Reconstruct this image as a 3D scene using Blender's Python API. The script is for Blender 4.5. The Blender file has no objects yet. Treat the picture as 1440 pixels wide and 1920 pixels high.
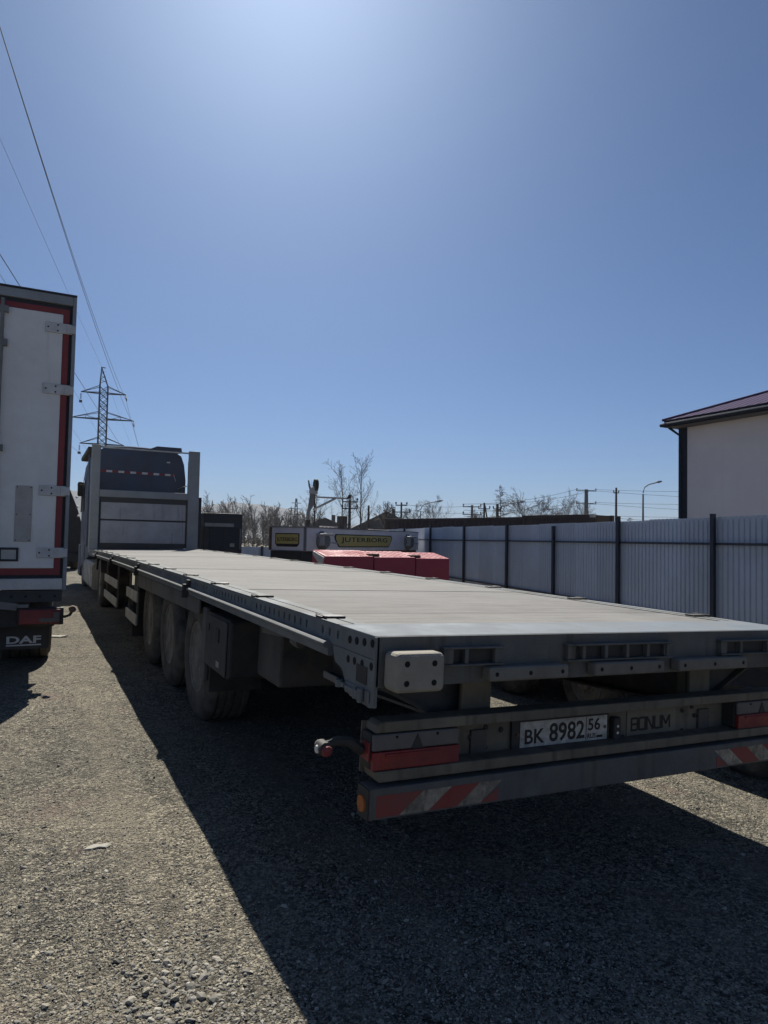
import bpy, bmesh, math, random
import numpy as np
from mathutils import Vector, Matrix
R = math.radians
rnd = random.Random(7)
scene = bpy.context.scene
col = scene.collection

# ------------------------------------------------------------------ camera
CAM = Vector((-2.412, -2.276, 1.504))
PITCH, ROLL, YAW = 0.0411, 0.0196, 0.4703
F = Vector((math.sin(YAW) * math.cos(PITCH), math.cos(YAW) * math.cos(PITCH), math.sin(PITCH)))
Rt = Vector((math.cos(YAW), -math.sin(YAW), 0))
Up = Rt.cross(F)
rr = Rt * math.cos(ROLL) + Up * math.sin(ROLL)
uu = Up * math.cos(ROLL) - Rt * math.sin(ROLL)
cd = bpy.data.cameras.new("camera")
cam = bpy.data.objects.new("camera", cd)
col.objects.link(cam)
cd.sensor_fit = 'VERTICAL'
cd.sensor_height = 36
cd.lens = 1280.0 / 1920 * 36
cd.clip_start, cd.clip_end = 0.05, 9000
M = Matrix((rr, uu, -F)).transposed().to_4x4()
M.translation = CAM
cam.matrix_world = M
scene.camera = cam

# ------------------------------------------------------------------ sky, sun, exposure
SUN_AZ, SUN_EL = R(17.5), R(44.0)
w = bpy.data.worlds.new("World")
scene.world = w
w.use_nodes = True
wn, wl = w.node_tree.nodes, w.node_tree.links
bg = wn['Background']
sky = wn.new('ShaderNodeTexSky')
sky.sky_type = 'NISHITA'
sky.sun_disc = False
sky.sun_elevation = SUN_EL
sky.sun_rotation = SUN_AZ
sky.altitude = 200
sky.air_density = 0.7
sky.dust_density = 1.0
sky.ozone_density = 10.0
tint = wn.new('ShaderNodeMix')          # one even white balance for the whole sky
tint.data_type = 'RGBA'
tint.blend_type = 'MULTIPLY'
tint.inputs['Factor'].default_value = 1.0
tint.inputs['B'].default_value = (0.89, 1.0, 1.02, 1)
wl.new(sky.outputs[0], tint.inputs['A'])
wl.new(tint.outputs['Result'], bg.inputs[0])
bg.inputs[1].default_value = 0.05
S = Vector((math.sin(SUN_AZ) * math.cos(SUN_EL), math.cos(SUN_AZ) * math.cos(SUN_EL), math.sin(SUN_EL)))
sl = bpy.data.lights.new("sun", 'SUN')
sl.energy = 5.0
sl.angle = R(0.5)
sl.color = (1.0, 0.95, 0.86)
so = bpy.data.objects.new("sun", sl)
col.objects.link(so)
so.rotation_euler = S.to_track_quat('Z', 'Y').to_euler()
so.location = (0, 0, 60)
vs = scene.view_settings
vs.view_transform = 'Standard'
vs.look = 'None'
vs.exposure = 0.56
vs.gamma = 1.0
vs.use_curve_mapping = False
scene.cycles.max_bounces = 6
scene.cycles.caustics_reflective = False
scene.cycles.caustics_refractive = False

# ------------------------------------------------------------------ materials
MATS = {}
def mat(name, c, rough=0.6, metal=0.0, c2=None, scale=6.0, dust=None, dust_amt=0.5, dust_scale=2.5, bump=0.0, bscale=80.0,
        spec=0.5, rand=0.0, stretch=None, streak=None):
    """principled material with large blotches (c -> c2), dust patches, fine relief"""
    m = bpy.data.materials.new(name)
    m.use_nodes = True
    n, l = m.node_tree.nodes, m.node_tree.links
    b = n['Principled BSDF']
    b.inputs['Roughness'].default_value = rough
    b.inputs['Metallic'].default_value = metal
    b.inputs['Specular IOR Level'].default_value = spec
    tc = n.new('ShaderNodeTexCoord')
    src = tc.outputs['Object']
    if stretch:
        mp = n.new('ShaderNodeMapping')
        mp.inputs['Scale'].default_value = stretch
        l.new(src, mp.inputs['Vector'])
        src2 = mp.outputs[0]
    else:
        src2 = src
    colr = None
    if c2 is None:
        c2 = tuple(x * 0.8 for x in c)
    nz = n.new('ShaderNodeTexNoise')
    nz.inputs['Scale'].default_value = scale
    nz.inputs['Detail'].default_value = 6
    nz.inputs['Roughness'].default_value = 0.65
    l.new(src2, nz.inputs['Vector'])
    rp = n.new('ShaderNodeValToRGB')
    rp.color_ramp.elements[0].position = 0.32
    rp.color_ramp.elements[1].position = 0.68
    rp.color_ramp.elements[0].color = (*c2, 1)
    rp.color_ramp.elements[1].color = (*c, 1)
    l.new(nz.outputs['Fac'], rp.inputs[0])
    colr = rp.outputs[0]
    if dust:
        n2 = n.new('ShaderNodeTexNoise')
        n2.inputs['Scale'].default_value = dust_scale
        n2.inputs['Detail'].default_value = 8
        n2.inputs['Roughness'].default_value = 0.7
        l.new(src, n2.inputs['Vector'])
        mr = n.new('ShaderNodeMapRange')
        mr.inputs['From Min'].default_value = 0.35
        mr.inputs['From Max'].default_value = 0.7
        mr.inputs['To Max'].default_value = dust_amt
        l.new(n2.outputs['Fac'], mr.inputs['Value'])
        mx = n.new('ShaderNodeMix')
        mx.data_type = 'RGBA'
        l.new(mr.outputs[0], mx.inputs['Factor'])
        l.new(colr, mx.inputs['A'])
        mx.inputs['B'].default_value = (*dust, 1)
        colr = mx.outputs['Result']
        mr2 = n.new('ShaderNodeMapRange')
        mr2.inputs['To Min'].default_value = rough
        mr2.inputs['To Max'].default_value = 0.95
        mr2.inputs['From Max'].default_value = max(dust_amt, .01)
        l.new(mr.outputs[0], mr2.inputs['Value'])
        l.new(mr2.outputs[0], b.inputs['Roughness'])
    if streak:
        mp = n.new('ShaderNodeMapping')
        mp.inputs['Scale'].default_value = streak[1]
        l.new(src, mp.inputs['Vector'])
        n3 = n.new('ShaderNodeTexNoise')
        n3.inputs['Scale'].default_value = 1.0
        n3.inputs['Detail'].default_value = 5
        l.new(mp.outputs[0], n3.inputs['Vector'])
        mr = n.new('ShaderNodeMapRange')
        mr.inputs['From Min'].default_value = streak[3]
        mr.inputs['From Max'].default_value = streak[3] + 0.18
        mr.inputs['To Max'].default_value = streak[2]
        l.new(n3.outputs['Fac'], mr.inputs['Value'])
        mx = n.new('ShaderNodeMix')
        mx.data_type = 'RGBA'
        l.new(mr.outputs[0], mx.inputs['Factor'])
        l.new(colr, mx.inputs['A'])
        mx.inputs['B'].default_value = (*streak[0], 1)
        colr = mx.outputs['Result']
    if rand:
        oi = n.new('ShaderNodeObjectInfo')
        mr = n.new('ShaderNodeMapRange')
        mr.inputs['To Min'].default_value = 1 - rand
        mr.inputs['To Max'].default_value = 1 + rand
        l.new(oi.outputs['Random'], mr.inputs['Value'])
        mx = n.new('ShaderNodeVectorMath')
        mx.operation = 'SCALE'
        l.new(colr, mx.inputs[0])
        l.new(mr.outputs[0], mx.inputs['Scale'])
        colr = mx.outputs[0]
    l.new(colr, b.inputs['Base Color'])
    if bump:
        n4 = n.new('ShaderNodeTexNoise')
        n4.inputs['Scale'].default_value = bscale
        n4.inputs['Detail'].default_value = 4
        l.new(src, n4.inputs['Vector'])
        bp = n.new('ShaderNodeBump')
        bp.inputs['Strength'].default_value = bump
        bp.inputs['Distance'].default_value = 0.01
        l.new(n4.outputs['Fac'], bp.inputs['Height'])
        l.new(bp.outputs[0], b.inputs['Normal'])
    MATS[name] = m
    return m

DUST = (0.17, 0.15, 0.12)
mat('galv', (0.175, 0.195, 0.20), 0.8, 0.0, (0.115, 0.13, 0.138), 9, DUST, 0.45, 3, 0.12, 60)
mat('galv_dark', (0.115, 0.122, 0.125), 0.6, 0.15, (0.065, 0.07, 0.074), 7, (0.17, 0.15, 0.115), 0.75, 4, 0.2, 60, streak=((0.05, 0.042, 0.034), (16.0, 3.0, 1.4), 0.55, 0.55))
mat('sill_steel', (0.125, 0.158, 0.190), 0.7, 0.05, (0.09, 0.117, 0.145), 5, (0.20, 0.20, 0.195), 0.5, 4, 0.08, 60)
mat('chassis', (0.055, 0.055, 0.055), 0.6, 0.1, (0.03, 0.03, 0.03), 6, DUST, 0.75, 3.5, 0.2, 50)
mat('beam_paint', (0.13, 0.115, 0.085), 0.7, 0.0, (0.08, 0.07, 0.052), 7, (0.21, 0.18, 0.135), 0.85, 4, 0.3, 60, streak=((0.045, 0.036, 0.028), (20.0, 3.0, 2.0), 0.6, 0.54))
mat('black_steel', (0.025, 0.026, 0.028), 0.5, 0.2, (0.015, 0.015, 0.017), 8, DUST, 0.3, 4, 0.1, 60)
mat('hole', (0.006, 0.006, 0.006), 0.9)  # near-black tone, the shade inside holes put into the colour
mat('plywood', (0.165, 0.160, 0.150), 0.85, 0, (0.075, 0.072, 0.067), 3.0, (0.262, 0.257, 0.245), 0.75, 0.8, 0.3, 120, rand=0.08,
    stretch=(1.0, 7.0, 1.0), streak=((0.115, 0.108, 0.098), (1.4, 24.0, 1.0), 0.75, 0.54))
mat('buffer', (0.29, 0.265, 0.215), 0.8, 0, (0.21, 0.19, 0.155), 9, (0.33, 0.31, 0.26), 0.5, 6, 0.3, 90)
mat('buffer_dark', (0.19, 0.18, 0.155), 0.8, 0, (0.13, 0.12, 0.105), 9, DUST, 0.5, 6, 0.3, 90)
mat('tyre', (0.040, 0.038, 0.036), 0.9, 0, (0.022, 0.021, 0.021), 8, DUST, 0.8, 5, 0.3, 120)
mat('maker_plate', (0.20, 0.18, 0.135), 0.7, 0.0, (0.15, 0.135, 0.10), 7, (0.19, 0.165, 0.13), 0.5, 3, 0.2, 60)
mat('rim', (0.21, 0.207, 0.20), 0.4, 0.35, (0.09, 0.088, 0.085), 8, DUST, 0.5, 6, 0.1, 60)
mat('alu', (0.55, 0.53, 0.50), 0.42, 0.6, (0.42, 0.41, 0.39), 6, (0.34, 0.31, 0.26), 0.5, 5, 0.08, 60)
mat('headboard', (0.40, 0.42, 0.45), 0.5, 0.1, (0.33, 0.345, 0.37), 3, (0.22, 0.21, 0.2), 0.4, 2, 0.08, 40,
    streak=((0.10, 0.10, 0.105), (9.0, 1.0, 0.9), 0.7, 0.62))
mat('headboard_post', (0.27, 0.30, 0.315), 0.55, 0.1, (0.22, 0.245, 0.26), 3, (0.22, 0.21, 0.2), 0.4, 2, 0.08, 40)
mat('headboard_dark', (0.05, 0.055, 0.06), 0.6, 0.2, (0.035, 0.04, 0.045), 4, DUST, 0.3)
mat('cab_dark', (0.042, 0.066, 0.115), 0.4, 0.0, (0.032, 0.043, 0.072), 2, DUST, 0.25, 1.5)
mat('cab_glass', (0.02, 0.025, 0.03), 0.08, 0.0, None, 2)
mat('red_lens', (0.25, 0.010, 0.018), 0.22, 0, (0.15, 0.007, 0.011), 9, (0.09, 0.05, 0.042), 0.6, 7)
mat('clear_lens', (0.12, 0.112, 0.112), 0.3, 0, (0.08, 0.075, 0.075), 9, DUST, 0.5, 6)
mat('orange_lens', (0.50, 0.13, 0.01), 0.3, 0, (0.35, 0.09, 0.01), 9, DUST, 0.3, 8)
mat('white_lens', (0.75, 0.73, 0.68), 0.3)
mat('stripe_red', (0.36, 0.035, 0.025), 0.5, 0, (0.22, 0.03, 0.025), 9, (0.13, 0.09, 0.075), 0.85, 9, 0.1, 60)
mat('stripe_cream', (0.50, 0.44, 0.34), 0.6, 0, (0.26, 0.21, 0.15), 16, (0.10, 0.085, 0.065), 0.95, 14, 0.1, 60, streak=((0.07, 0.06, 0.045), (40.0, 3.0, 14.0), 0.8, 0.55))
mat('plate_white', (0.62, 0.61, 0.57), 0.5, 0, (0.46, 0.44, 0.40), 18, (0.15, 0.125, 0.10), 0.75, 16, streak=((0.14, 0.12, 0.095), (14.0, 3.0, 22.0), 0.8, 0.62))
mat('print_black', (0.012, 0.012, 0.013), 0.6)
mat('print_white', (0.62, 0.62, 0.62), 0.6)
mat('rust', (0.16, 0.085, 0.055), 0.85, 0.1, (0.09, 0.05, 0.035), 10, DUST, 0.4)
mat('truck_white', (0.78, 0.775, 0.77), 0.42, 0, (0.70, 0.695, 0.69), 1.6, (0.42, 0.38, 0.32), 0.35, 1.8, 0.04, 30,
    streak=((0.36, 0.33, 0.28), (14.0, 1.0, 0.7), 0.35, 0.6))
mat('truck_red', (0.26, 0.022, 0.032), 0.5, 0, (0.19, 0.018, 0.026), 3, DUST, 0.3)
mat('truck_grey', (0.30, 0.32, 0.34), 0.5, 0.2, (0.23, 0.25, 0.27), 3, DUST, 0.35)
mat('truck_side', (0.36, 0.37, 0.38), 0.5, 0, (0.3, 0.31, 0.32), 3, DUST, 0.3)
mat('seal_dark', (0.03, 0.035, 0.045), 0.7)
mat('hinge_white', (0.60, 0.60, 0.60), 0.45, 0.1, (0.5, 0.5, 0.5), 12, (0.3, 0.25, 0.2), 0.3, 8)
mat('marker_plate', (0.46, 0.45, 0.43), 0.45, 0, (0.36, 0.35, 0.33), 8, (0.3, 0.27, 0.23), 0.5, 7)
mat('fence_sheet', (0.48, 0.55, 0.65), 0.5, 0.0, (0.43, 0.493, 0.585), 1.2, (0.30, 0.29, 0.28), 0.3, 0.8, rand=0.09, stretch=(3.0, 3.0, 0.5))
mat('fence_post', (0.035, 0.045, 0.065), 0.5, 0.3, (0.025, 0.03, 0.045), 4)
mat('house_panel', (0.72, 0.655, 0.645), 0.6, 0, (0.69, 0.625, 0.615), 0.6, (0.42, 0.4, 0.38), 0.2, 0.5, rand=0.015)
mat('house_trim', (0.03, 0.036, 0.052), 0.85, 0.0, spec=0.15)
mat('roof_metal', (0.066, 0.047, 0.105), 0.9, 0.0, (0.056, 0.04, 0.09), 0.8, spec=0.08)
mat('gutter_edge', (0.45, 0.45, 0.47), 0.35, 0.5)
mat('soffit', (0.12, 0.11, 0.115), 0.7)
mat('container_brown', (0.055, 0.035, 0.032), 0.7, 0.1, (0.04, 0.027, 0.026), 1.5, (0.12, 0.10, 0.09), 0.35, 1.0)
mat('white_box', (0.80, 0.765, 0.78), 0.5, 0, (0.73, 0.69, 0.705), 1.5, (0.36, 0.32, 0.29), 0.4, 1.2, 0.05, 30)
mat('sign_yellow', (0.52, 0.42, 0.13), 0.5, 0, (0.45, 0.36, 0.12), 3)
mat('steel_grey', (0.22, 0.225, 0.22), 0.5, 0.2, (0.16, 0.165, 0.165), 4, DUST, 0.3)
mat('steel_pale', (0.42, 0.42, 0.40), 0.5, 0.2, (0.34, 0.34, 0.33), 4)
mat('lowbed_red', (0.44, 0.04, 0.075), 0.5, 0, (0.35, 0.032, 0.06), 2.5, (0.20, 0.12, 0.11), 0.4, 2.5, 0.08, 40)
mat('lowbed_plate', (0.50, 0.13, 0.14), 0.38, 0.2, (0.27, 0.04, 0.045), 3, (0.30, 0.2, 0.18), 0.3, 3)
mat('pylon_steel', (0.075, 0.085, 0.10), 0.6, 0.3)
mat('wire', (0.05, 0.055, 0.065), 0.6, 0.2)
mat('pole_wood', (0.075, 0.07, 0.065), 0.85, 0, (0.05, 0.048, 0.045), 5)
mat('pole_conc', (0.17, 0.17, 0.17), 0.8, 0, (0.13, 0.13, 0.13), 3)
mat('bark', (0.14, 0.12, 0.105), 0.9, 0, (0.095, 0.082, 0.07), 4)
mat('bark_pale', (0.21, 0.195, 0.18), 0.9, 0, (0.15, 0.14, 0.125), 4)
mat('larch', (0.11, 0.085, 0.06), 0.9, 0, (0.08, 0.06, 0.045), 4)
mat('woods', (0.155, 0.138, 0.122), 0.9, 0, (0.11, 0.10, 0.09), 0.1)
mat('hill', (0.10, 0.095, 0.085), 0.95, 0, (0.065, 0.065, 0.062), 0.012)
mat('roof_grey', (0.11, 0.105, 0.10), 0.8, 0, (0.08, 0.075, 0.072), 1)
mat('wall_dull', (0.22, 0.20, 0.18), 0.85, 0, (0.17, 0.16, 0.145), 1)
mat('machine_dark', (0.035, 0.042, 0.050), 0.5, 0.2, (0.024, 0.03, 0.036), 3, DUST, 0.3)
mat('pale_strip', (0.34, 0.33, 0.31), 0.6, 0, (0.22, 0.22, 0.2), 9)
mat('litter', (0.42, 0.41, 0.36), 0.8, 0, (0.30, 0.285, 0.24), 22, (0.26, 0.24, 0.19), 0.7, 16)

def gravel_ground():
    m = bpy.data.materials.new('ground_gravel')
    m.use_nodes = True
    n, l = m.node_tree.nodes, m.node_tree.links
    b = n['Principled BSDF']
    b.inputs['Roughness'].default_value = 0.95
    b.inputs['Specular IOR Level'].default_value = 0.2
    tc = n.new('ShaderNodeTexCoord')
    g = tc.outputs['Object']
    def noise(s, d=6, r=0.6):
        x = n.new('ShaderNodeTexNoise'); x.inputs['Scale'].default_value = s
        x.inputs['Detail'].default_value = d; x.inputs['Roughness'].default_value = r
        l.new(g, x.inputs['Vector']); return x.outputs['Fac']
    def ramp(v, p0, c0, p1, c1):
        x = n.new('ShaderNodeValToRGB'); e = x.color_ramp.elements
        e[0].position, e[1].position = p0, p1
        e[0].color, e[1].color = (*c0, 1), (*c1, 1)
        l.new(v, x.inputs[0]); return x.outputs[0]
    def mix(f, a, c, mode='MIX'):
        x = n.new('ShaderNodeMix'); x.data_type = 'RGBA'; x.blend_type = mode
        if isinstance(f, float): x.inputs['Factor'].default_value = f
        else: l.new(f, x.inputs['Factor'])
        l.new(a, x.inputs['A']); l.new(c, x.inputs['B']); return x.outputs['Result']
    base = ramp(noise(0.55, 8, 0.65), 0.34, (0.130, 0.126, 0.108), 0.66, (0.216, 0.201, 0.163))
    fine = ramp(noise(9, 8, 0.7), 0.3, (0.55, 0.55, 0.55), 0.7, (1.25, 1.23, 1.2))
    c = mix(1.0, base, fine, 'MULTIPLY')
    hs = []
    for sc, amt in ((62, 0.9), (125, 0.9)):
        v = n.new('ShaderNodeTexVoronoi'); v.inputs['Scale'].default_value = sc
        l.new(g, v.inputs['Vector'])
        sp = n.new('ShaderNodeSeparateColor'); l.new(v.outputs['Color'], sp.inputs[0])
        cc = ramp(sp.outputs[0], 0.0, (0.26, 0.26, 0.28), 1.0, (1.80, 1.77, 1.70))
        c = mix(amt, c, mix(1.0, c, cc, 'MULTIPLY'))
        hs.append(v.outputs['Distance'])
    dustm = ramp(noise(1.1, 7, 0.68), 0.50, (0, 0, 0), 0.68, (1, 1, 1))
    mp = n.new('ShaderNodeMapping'); mp.inputs['Scale'].default_value = (1.5, 0.09, 1); mp.inputs['Rotation'].default_value = (0, 0, 0.06)
    l.new(g, mp.inputs['Vector'])
    tn = n.new('ShaderNodeTexNoise'); tn.inputs['Scale'].default_value = 1.6; tn.inputs['Detail'].default_value = 5
    l.new(mp.outputs[0], tn.inputs['Vector'])
    trk = ramp(tn.outputs['Fac'], 0.47, (0, 0, 0), 0.62, (1, 1, 1))
    tan = n.new('ShaderNodeRGB'); tan.outputs[0].default_value = (0.225, 0.200, 0.152, 1)
    gm = n.new('ShaderNodeMath'); gm.operation = 'MULTIPLY'; gm.inputs[1].default_value = 0.5
    l.new(dustm, gm.inputs[0])
    c = mix(gm.outputs[0], c, tan.outputs[0])
    gm2 = n.new('ShaderNodeMath'); gm2.operation = 'MULTIPLY'; gm2.inputs[1].default_value = 0.42
    l.new(trk, gm2.inputs[0])
    c = mix(gm2.outputs[0], c, tan.outputs[0])
    red = n.new('ShaderNodeRGB'); red.outputs[0].default_value = (0.20, 0.14, 0.115, 1)
    gm3 = n.new('ShaderNodeMath'); gm3.operation = 'MULTIPLY'; gm3.inputs[1].default_value = 0.45
    l.new(ramp(noise(1.9, 5, 0.6), 0.58, (0, 0, 0), 0.70, (1, 1, 1)), gm3.inputs[0])
    c = mix(gm3.outputs[0], c, red.outputs[0])
    l.new(c, b.inputs['Base Color'])
    hh = None
    for h, s in ((hs[0], 0.013), (hs[1], 0.008), (noise(14, 6, 0.7), 0.018)):
        bp = n.new('ShaderNodeBump'); bp.inputs['Strength'].default_value = 0.9
        bp.inputs['Distance'].default_value = s
        bp.invert = h in hs
        l.new(h, bp.inputs['Height'])
        if hh is not None: l.new(hh, bp.inputs['Normal'])
        hh = bp.outputs[0]
    l.new(hh, b.inputs['Normal'])
    MATS['ground'] = m
gravel_ground()

def stone_mat():
    m = bpy.data.materials.new('gravel_stone')
    m.use_nodes = True
    n, l = m.node_tree.nodes, m.node_tree.links
    b = n['Principled BSDF']
    b.inputs['Roughness'].default_value = 0.9
    b.inputs['Specular IOR Level'].default_value = 0.25
    geo = n.new('ShaderNodeNewGeometry')
    rp = n.new('ShaderNodeValToRGB')
    e = rp.color_ramp.elements
    e[0].color, e[1].color = (0.15, 0.145, 0.13, 1), (0.42, 0.40, 0.345, 1)
    x = e.new(0.55); x.color = (0.24, 0.228, 0.194, 1)
    x = e.new(0.8); x.color = (0.29, 0.265, 0.22, 1)
    l.new(geo.outputs['Random Per Island'], rp.inputs[0])
    l.new(rp.outputs[0], b.inputs['Base Color'])
    MATS['stone'] = m
stone_mat()

# ------------------------------------------------------------------ mesh building
class MB:
    def __init__(self):
        self.v, self.f = [], []
    def add(self, vs, fs):
        o = len(self.v)
        self.v += [tuple(p) for p in vs]
        self.f += [tuple(i + o for i in q) for q in fs]
        return self
    def box(self, x0, x1, y0, y1, z0, z1, n=1):
        x0, x1 = min(x0, x1), max(x0, x1)
        return self.prism([(x0, z0), (x1, z0), (x1, z1), (x0, z1)], 'y', y0, y1, n)
    def prism(self, poly, axis, a0, a1, n=1):
        """polygon swept along an axis; (x,z) for y, (y,z) for x, (x,y) for z"""
        k = len(poly)
        area = sum(poly[i][0] * poly[(i + 1) % k][1] - poly[(i + 1) % k][0] * poly[i][1] for i in range(k))
        if area < 0: poly = poly[::-1]
        vs, fs = [], []
        for j in range(n + 1):
            a = a0 + (a1 - a0) * j / n
            for p, q in poly:
                vs.append((p, a, q) if axis == 'y' else (a, p, q) if axis == 'x' else (p, q, a))
        flip = axis == 'y'
        for j in range(n):
            for i in range(k):
                q = (j * k + i, j * k + (i + 1) % k, (j + 1) * k + (i + 1) % k, (j + 1) * k + i)
                fs.append(q[::-1] if flip else q)
        c0, c1 = tuple(range(k)), tuple(range(n * k, n * k + k))
        fs.append(c0 if flip else c0[::-1])
        fs.append(c1[::-1] if flip else c1)
        if a1 < a0: fs = [q[::-1] for q in fs]
        return self.add(vs, fs)
    def tube(self, pts, r, n=8, caps=True):
        pts = [Vector(p) for p in pts]
        rs = r if isinstance(r, (list, tuple)) else [r] * len(pts)
        vs, fs = [], []
        for i, p in enumerate(pts):
            d = (pts[min(i + 1, len(pts) - 1)] - pts[max(i - 1, 0)]).normalized()
            a = d.cross(Vector((0.03, 0.02, 1)) if abs(d.z) < 0.95 else Vector((1, 0.01, 0))).normalized()
            b = d.cross(a)
            for k in range(n):
                t = 2 * math.pi * (k + 0.5) / n
                vs.append(p + (a * math.cos(t) + b * math.sin(t)) * rs[i])
        for i in range(len(pts) - 1):
            for k in range(n):
                fs.append((i * n + k, i * n + (k + 1) % n, (i + 1) * n + (k + 1) % n, (i + 1) * n + k))
        if caps:
            fs.append(tuple(range(n))[::-1])
            fs.append(tuple(range((len(pts) - 1) * n, len(pts) * n)))
        return self.add(vs, fs)
    def bar(self, p, q, a, b=None):
        """rectangular bar between two points"""
        p, q = Vector(p), Vector(q)
        b = b or a
        d = (q - p).normalized()
        s = d.cross(Vector((0, 0, 1)) if abs(d.z) < 0.95 else Vector((0, 1, 0))).normalized() * a / 2
        t = d.cross(s).normalized() * b / 2
        vs = [p + s + t, p - s + t, p - s - t, p + s - t, q + s + t, q - s + t, q - s - t, q + s - t]
        return self.add(vs, [(3, 2, 1, 0), (4, 5, 6, 7), (0, 1, 5, 4), (1, 2, 6, 5), (2, 3, 7, 6), (3, 0, 4, 7)])
    def lathe(self, c, axis, prof, n=24, cap=True):
        """profile [(along axis, radius)]"""
        c, ax = Vector(c), Vector(axis).normalized()
        a = ax.cross(Vector((0, 0, 1)) if abs(ax.z) < 0.9 else Vector((1, 0, 0))).normalized()
        b = ax.cross(a)
        vs, fs = [], []
        for h, r in prof:
            for k in range(n):
                t = 2 * math.pi * k / n
                vs.append(c + ax * h + (a * math.cos(t) + b * math.sin(t)) * r)
        for i in range(len(prof) - 1):
            for k in range(n):
                fs.append((i * n + k, i * n + (k + 1) % n, (i + 1) * n + (k + 1) % n, (i + 1) * n + k))
        if cap:
            fs.append(tuple(range(n))[::-1])
            fs.append(tuple(range((len(prof) - 1) * n, len(prof) * n)))
        return self.add(vs, fs)
    def disc(self, c, axis, r, depth, n=10):
        return self.lathe(c, axis, [(-depth, r), (0, r)], n)

def build(name, mb, m, parent=None, off=(0, 0, 0), xf=None, smooth=False, bevel=0, seg=2):
    me = bpy.data.meshes.new(name)
    vs = mb.v
    if xf: vs = [xf(*p) for p in vs]
    ox, oy, oz = off
    me.from_pydata([(x - ox, y - oy, z - oz) for x, y, z in vs], [], mb.f)
    me.materials.append(MATS[m] if isinstance(m, str) else m)
    if smooth:
        me.polygons.foreach_set('use_smooth', [True] * len(me.polygons))
        me.set_sharp_from_angle(angle=R(38))
    me.update()
    o = bpy.data.objects.new(name, me)
    col.objects.link(o)
    if parent: o.parent = parent
    if bevel:
        b = o.modifiers.new('bevel', 'BEVEL')
        b.width = bevel; b.segments = seg; b.limit_method = 'ANGLE'; b.angle_limit = R(40)
    return o
def tag(o, label=None, cat=None, group=None, kind=None):
    for k, x in (('label', label), ('category', cat), ('group', group), ('kind', kind)):
        if x: o[k] = x
    return o
def thing(name, label, cat, loc=(0, 0, 0), group=None):
    o = bpy.data.objects.new(name, None)
    o.empty_display_size = 0.2
    o.location = loc
    col.objects.link(o)
    return tag(o, label, cat, group)
def dup(o, loc=None, parent=None):
    c = o.copy()
    col.objects.link(c)
    if parent is not None: c.parent = parent
    if loc is not None: c.location = loc
    for ch in o.children: dup(ch, None, c)
    return c

def text_geo(s, w, h, org, ux, uy, depth=0.002, bold=0.0, spacing=1.0):
    """letters fitted in a w x h box: org = lower left corner"""
    cu = bpy.data.curves.new('letters', 'FONT')
    cu.body = s
    cu.offset = bold
    cu.space_character = spacing
    cu.resolution_u = 3
    o = bpy.data.objects.new('letters', cu)
    col.objects.link(o)
    dg = bpy.context.evaluated_depsgraph_get()
    dg.update()
    me = bpy.data.meshes.new_from_object(o.evaluated_get(dg))
    bpy.data.objects.remove(o)
    vs = [v.co.copy() for v in me.vertices]
    fs = [tuple(p.vertices) for p in me.polygons]
    bpy.data.meshes.remove(me)
    x0, x1 = min(v.x for v in vs), max(v.x for v in vs)
    y0, y1 = min(v.y for v in vs), max(v.y for v in vs)
    org, ux, uy = Vector(org), Vector(ux).normalized(), Vector(uy).normalized()
    nn = ux.cross(uy)
    mb = MB()
    pts = [org + ux * ((v.x - x0) / (x1 - x0) * w) + uy * ((v.y - y0) / (y1 - y0) * h) for v in vs]
    front = [p + nn * depth for p in pts]
    n = len(pts)
    ff = list(fs)
    edges = {}
    for f in fs:
        for i in range(len(f)):
            e = (f[i], f[(i + 1) % len(f)])
            edges[e] = edges.get(e, 0) + 1
    side = [(a, b, b + n, a + n) for (a, b) in edges if (b, a) not in edges]
    mb.add(pts + front, [tuple(i + n for i in f) for f in ff] + side)
    return mb

# ------------------------------------------------------------------ ground
def smooth01(t):
    t = max(0.0, min(1.0, t))
    return t * t * (3 - 2 * t)
def gz(x, y):
    """ground height: a slight fall from the left of the trailer to its right, shallow ruts"""
    xc = max(-2.6, min(5.0, x))
    fade = 1 - smooth01((math.hypot(x, y - 8) - 22) / 20)
    z = -0.028 * xc * fade
    near = 1 - smooth01((math.hypot(x + 2, y - 2) - 14) / 14)
    z += near * (0.010 * math.sin(x * 2.1 + 0.6 * math.sin(y * 0.9)) * math.sin(y * 0.7 + x)
                 + 0.006 * math.sin(x * 5.3 + y * 1.7) + 0.005 * math.sin(y * 4.1 - x * 2.3))
    return z
def axis_lines(lo, hi, step, far):
    a = list(np.arange(lo, hi + 1e-6, step))
    d, x = step, hi
    while x < far:
        d *= 1.35; x += d; a.append(x)
    d, x = step, lo
    while x > -far:
        d *= 1.35; x -= d; a.insert(0, x)
    return a
xs, ys = axis_lines(-8, 8, 0.2, 4200), axis_lines(-4, 20, 0.2, 4200)
g = MB()
for y in ys:
    for x in xs: g.v.append((x, y, gz(x, y)))
nx = len(xs)
for j in range(len(ys) - 1):
    for i in range(nx - 1):
        g.f.append((j * nx + i, j * nx + i + 1, (j + 1) * nx + i + 1, (j + 1) * nx + i))
tag(build('ground', g, 'ground', smooth=True), kind='structure')

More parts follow.
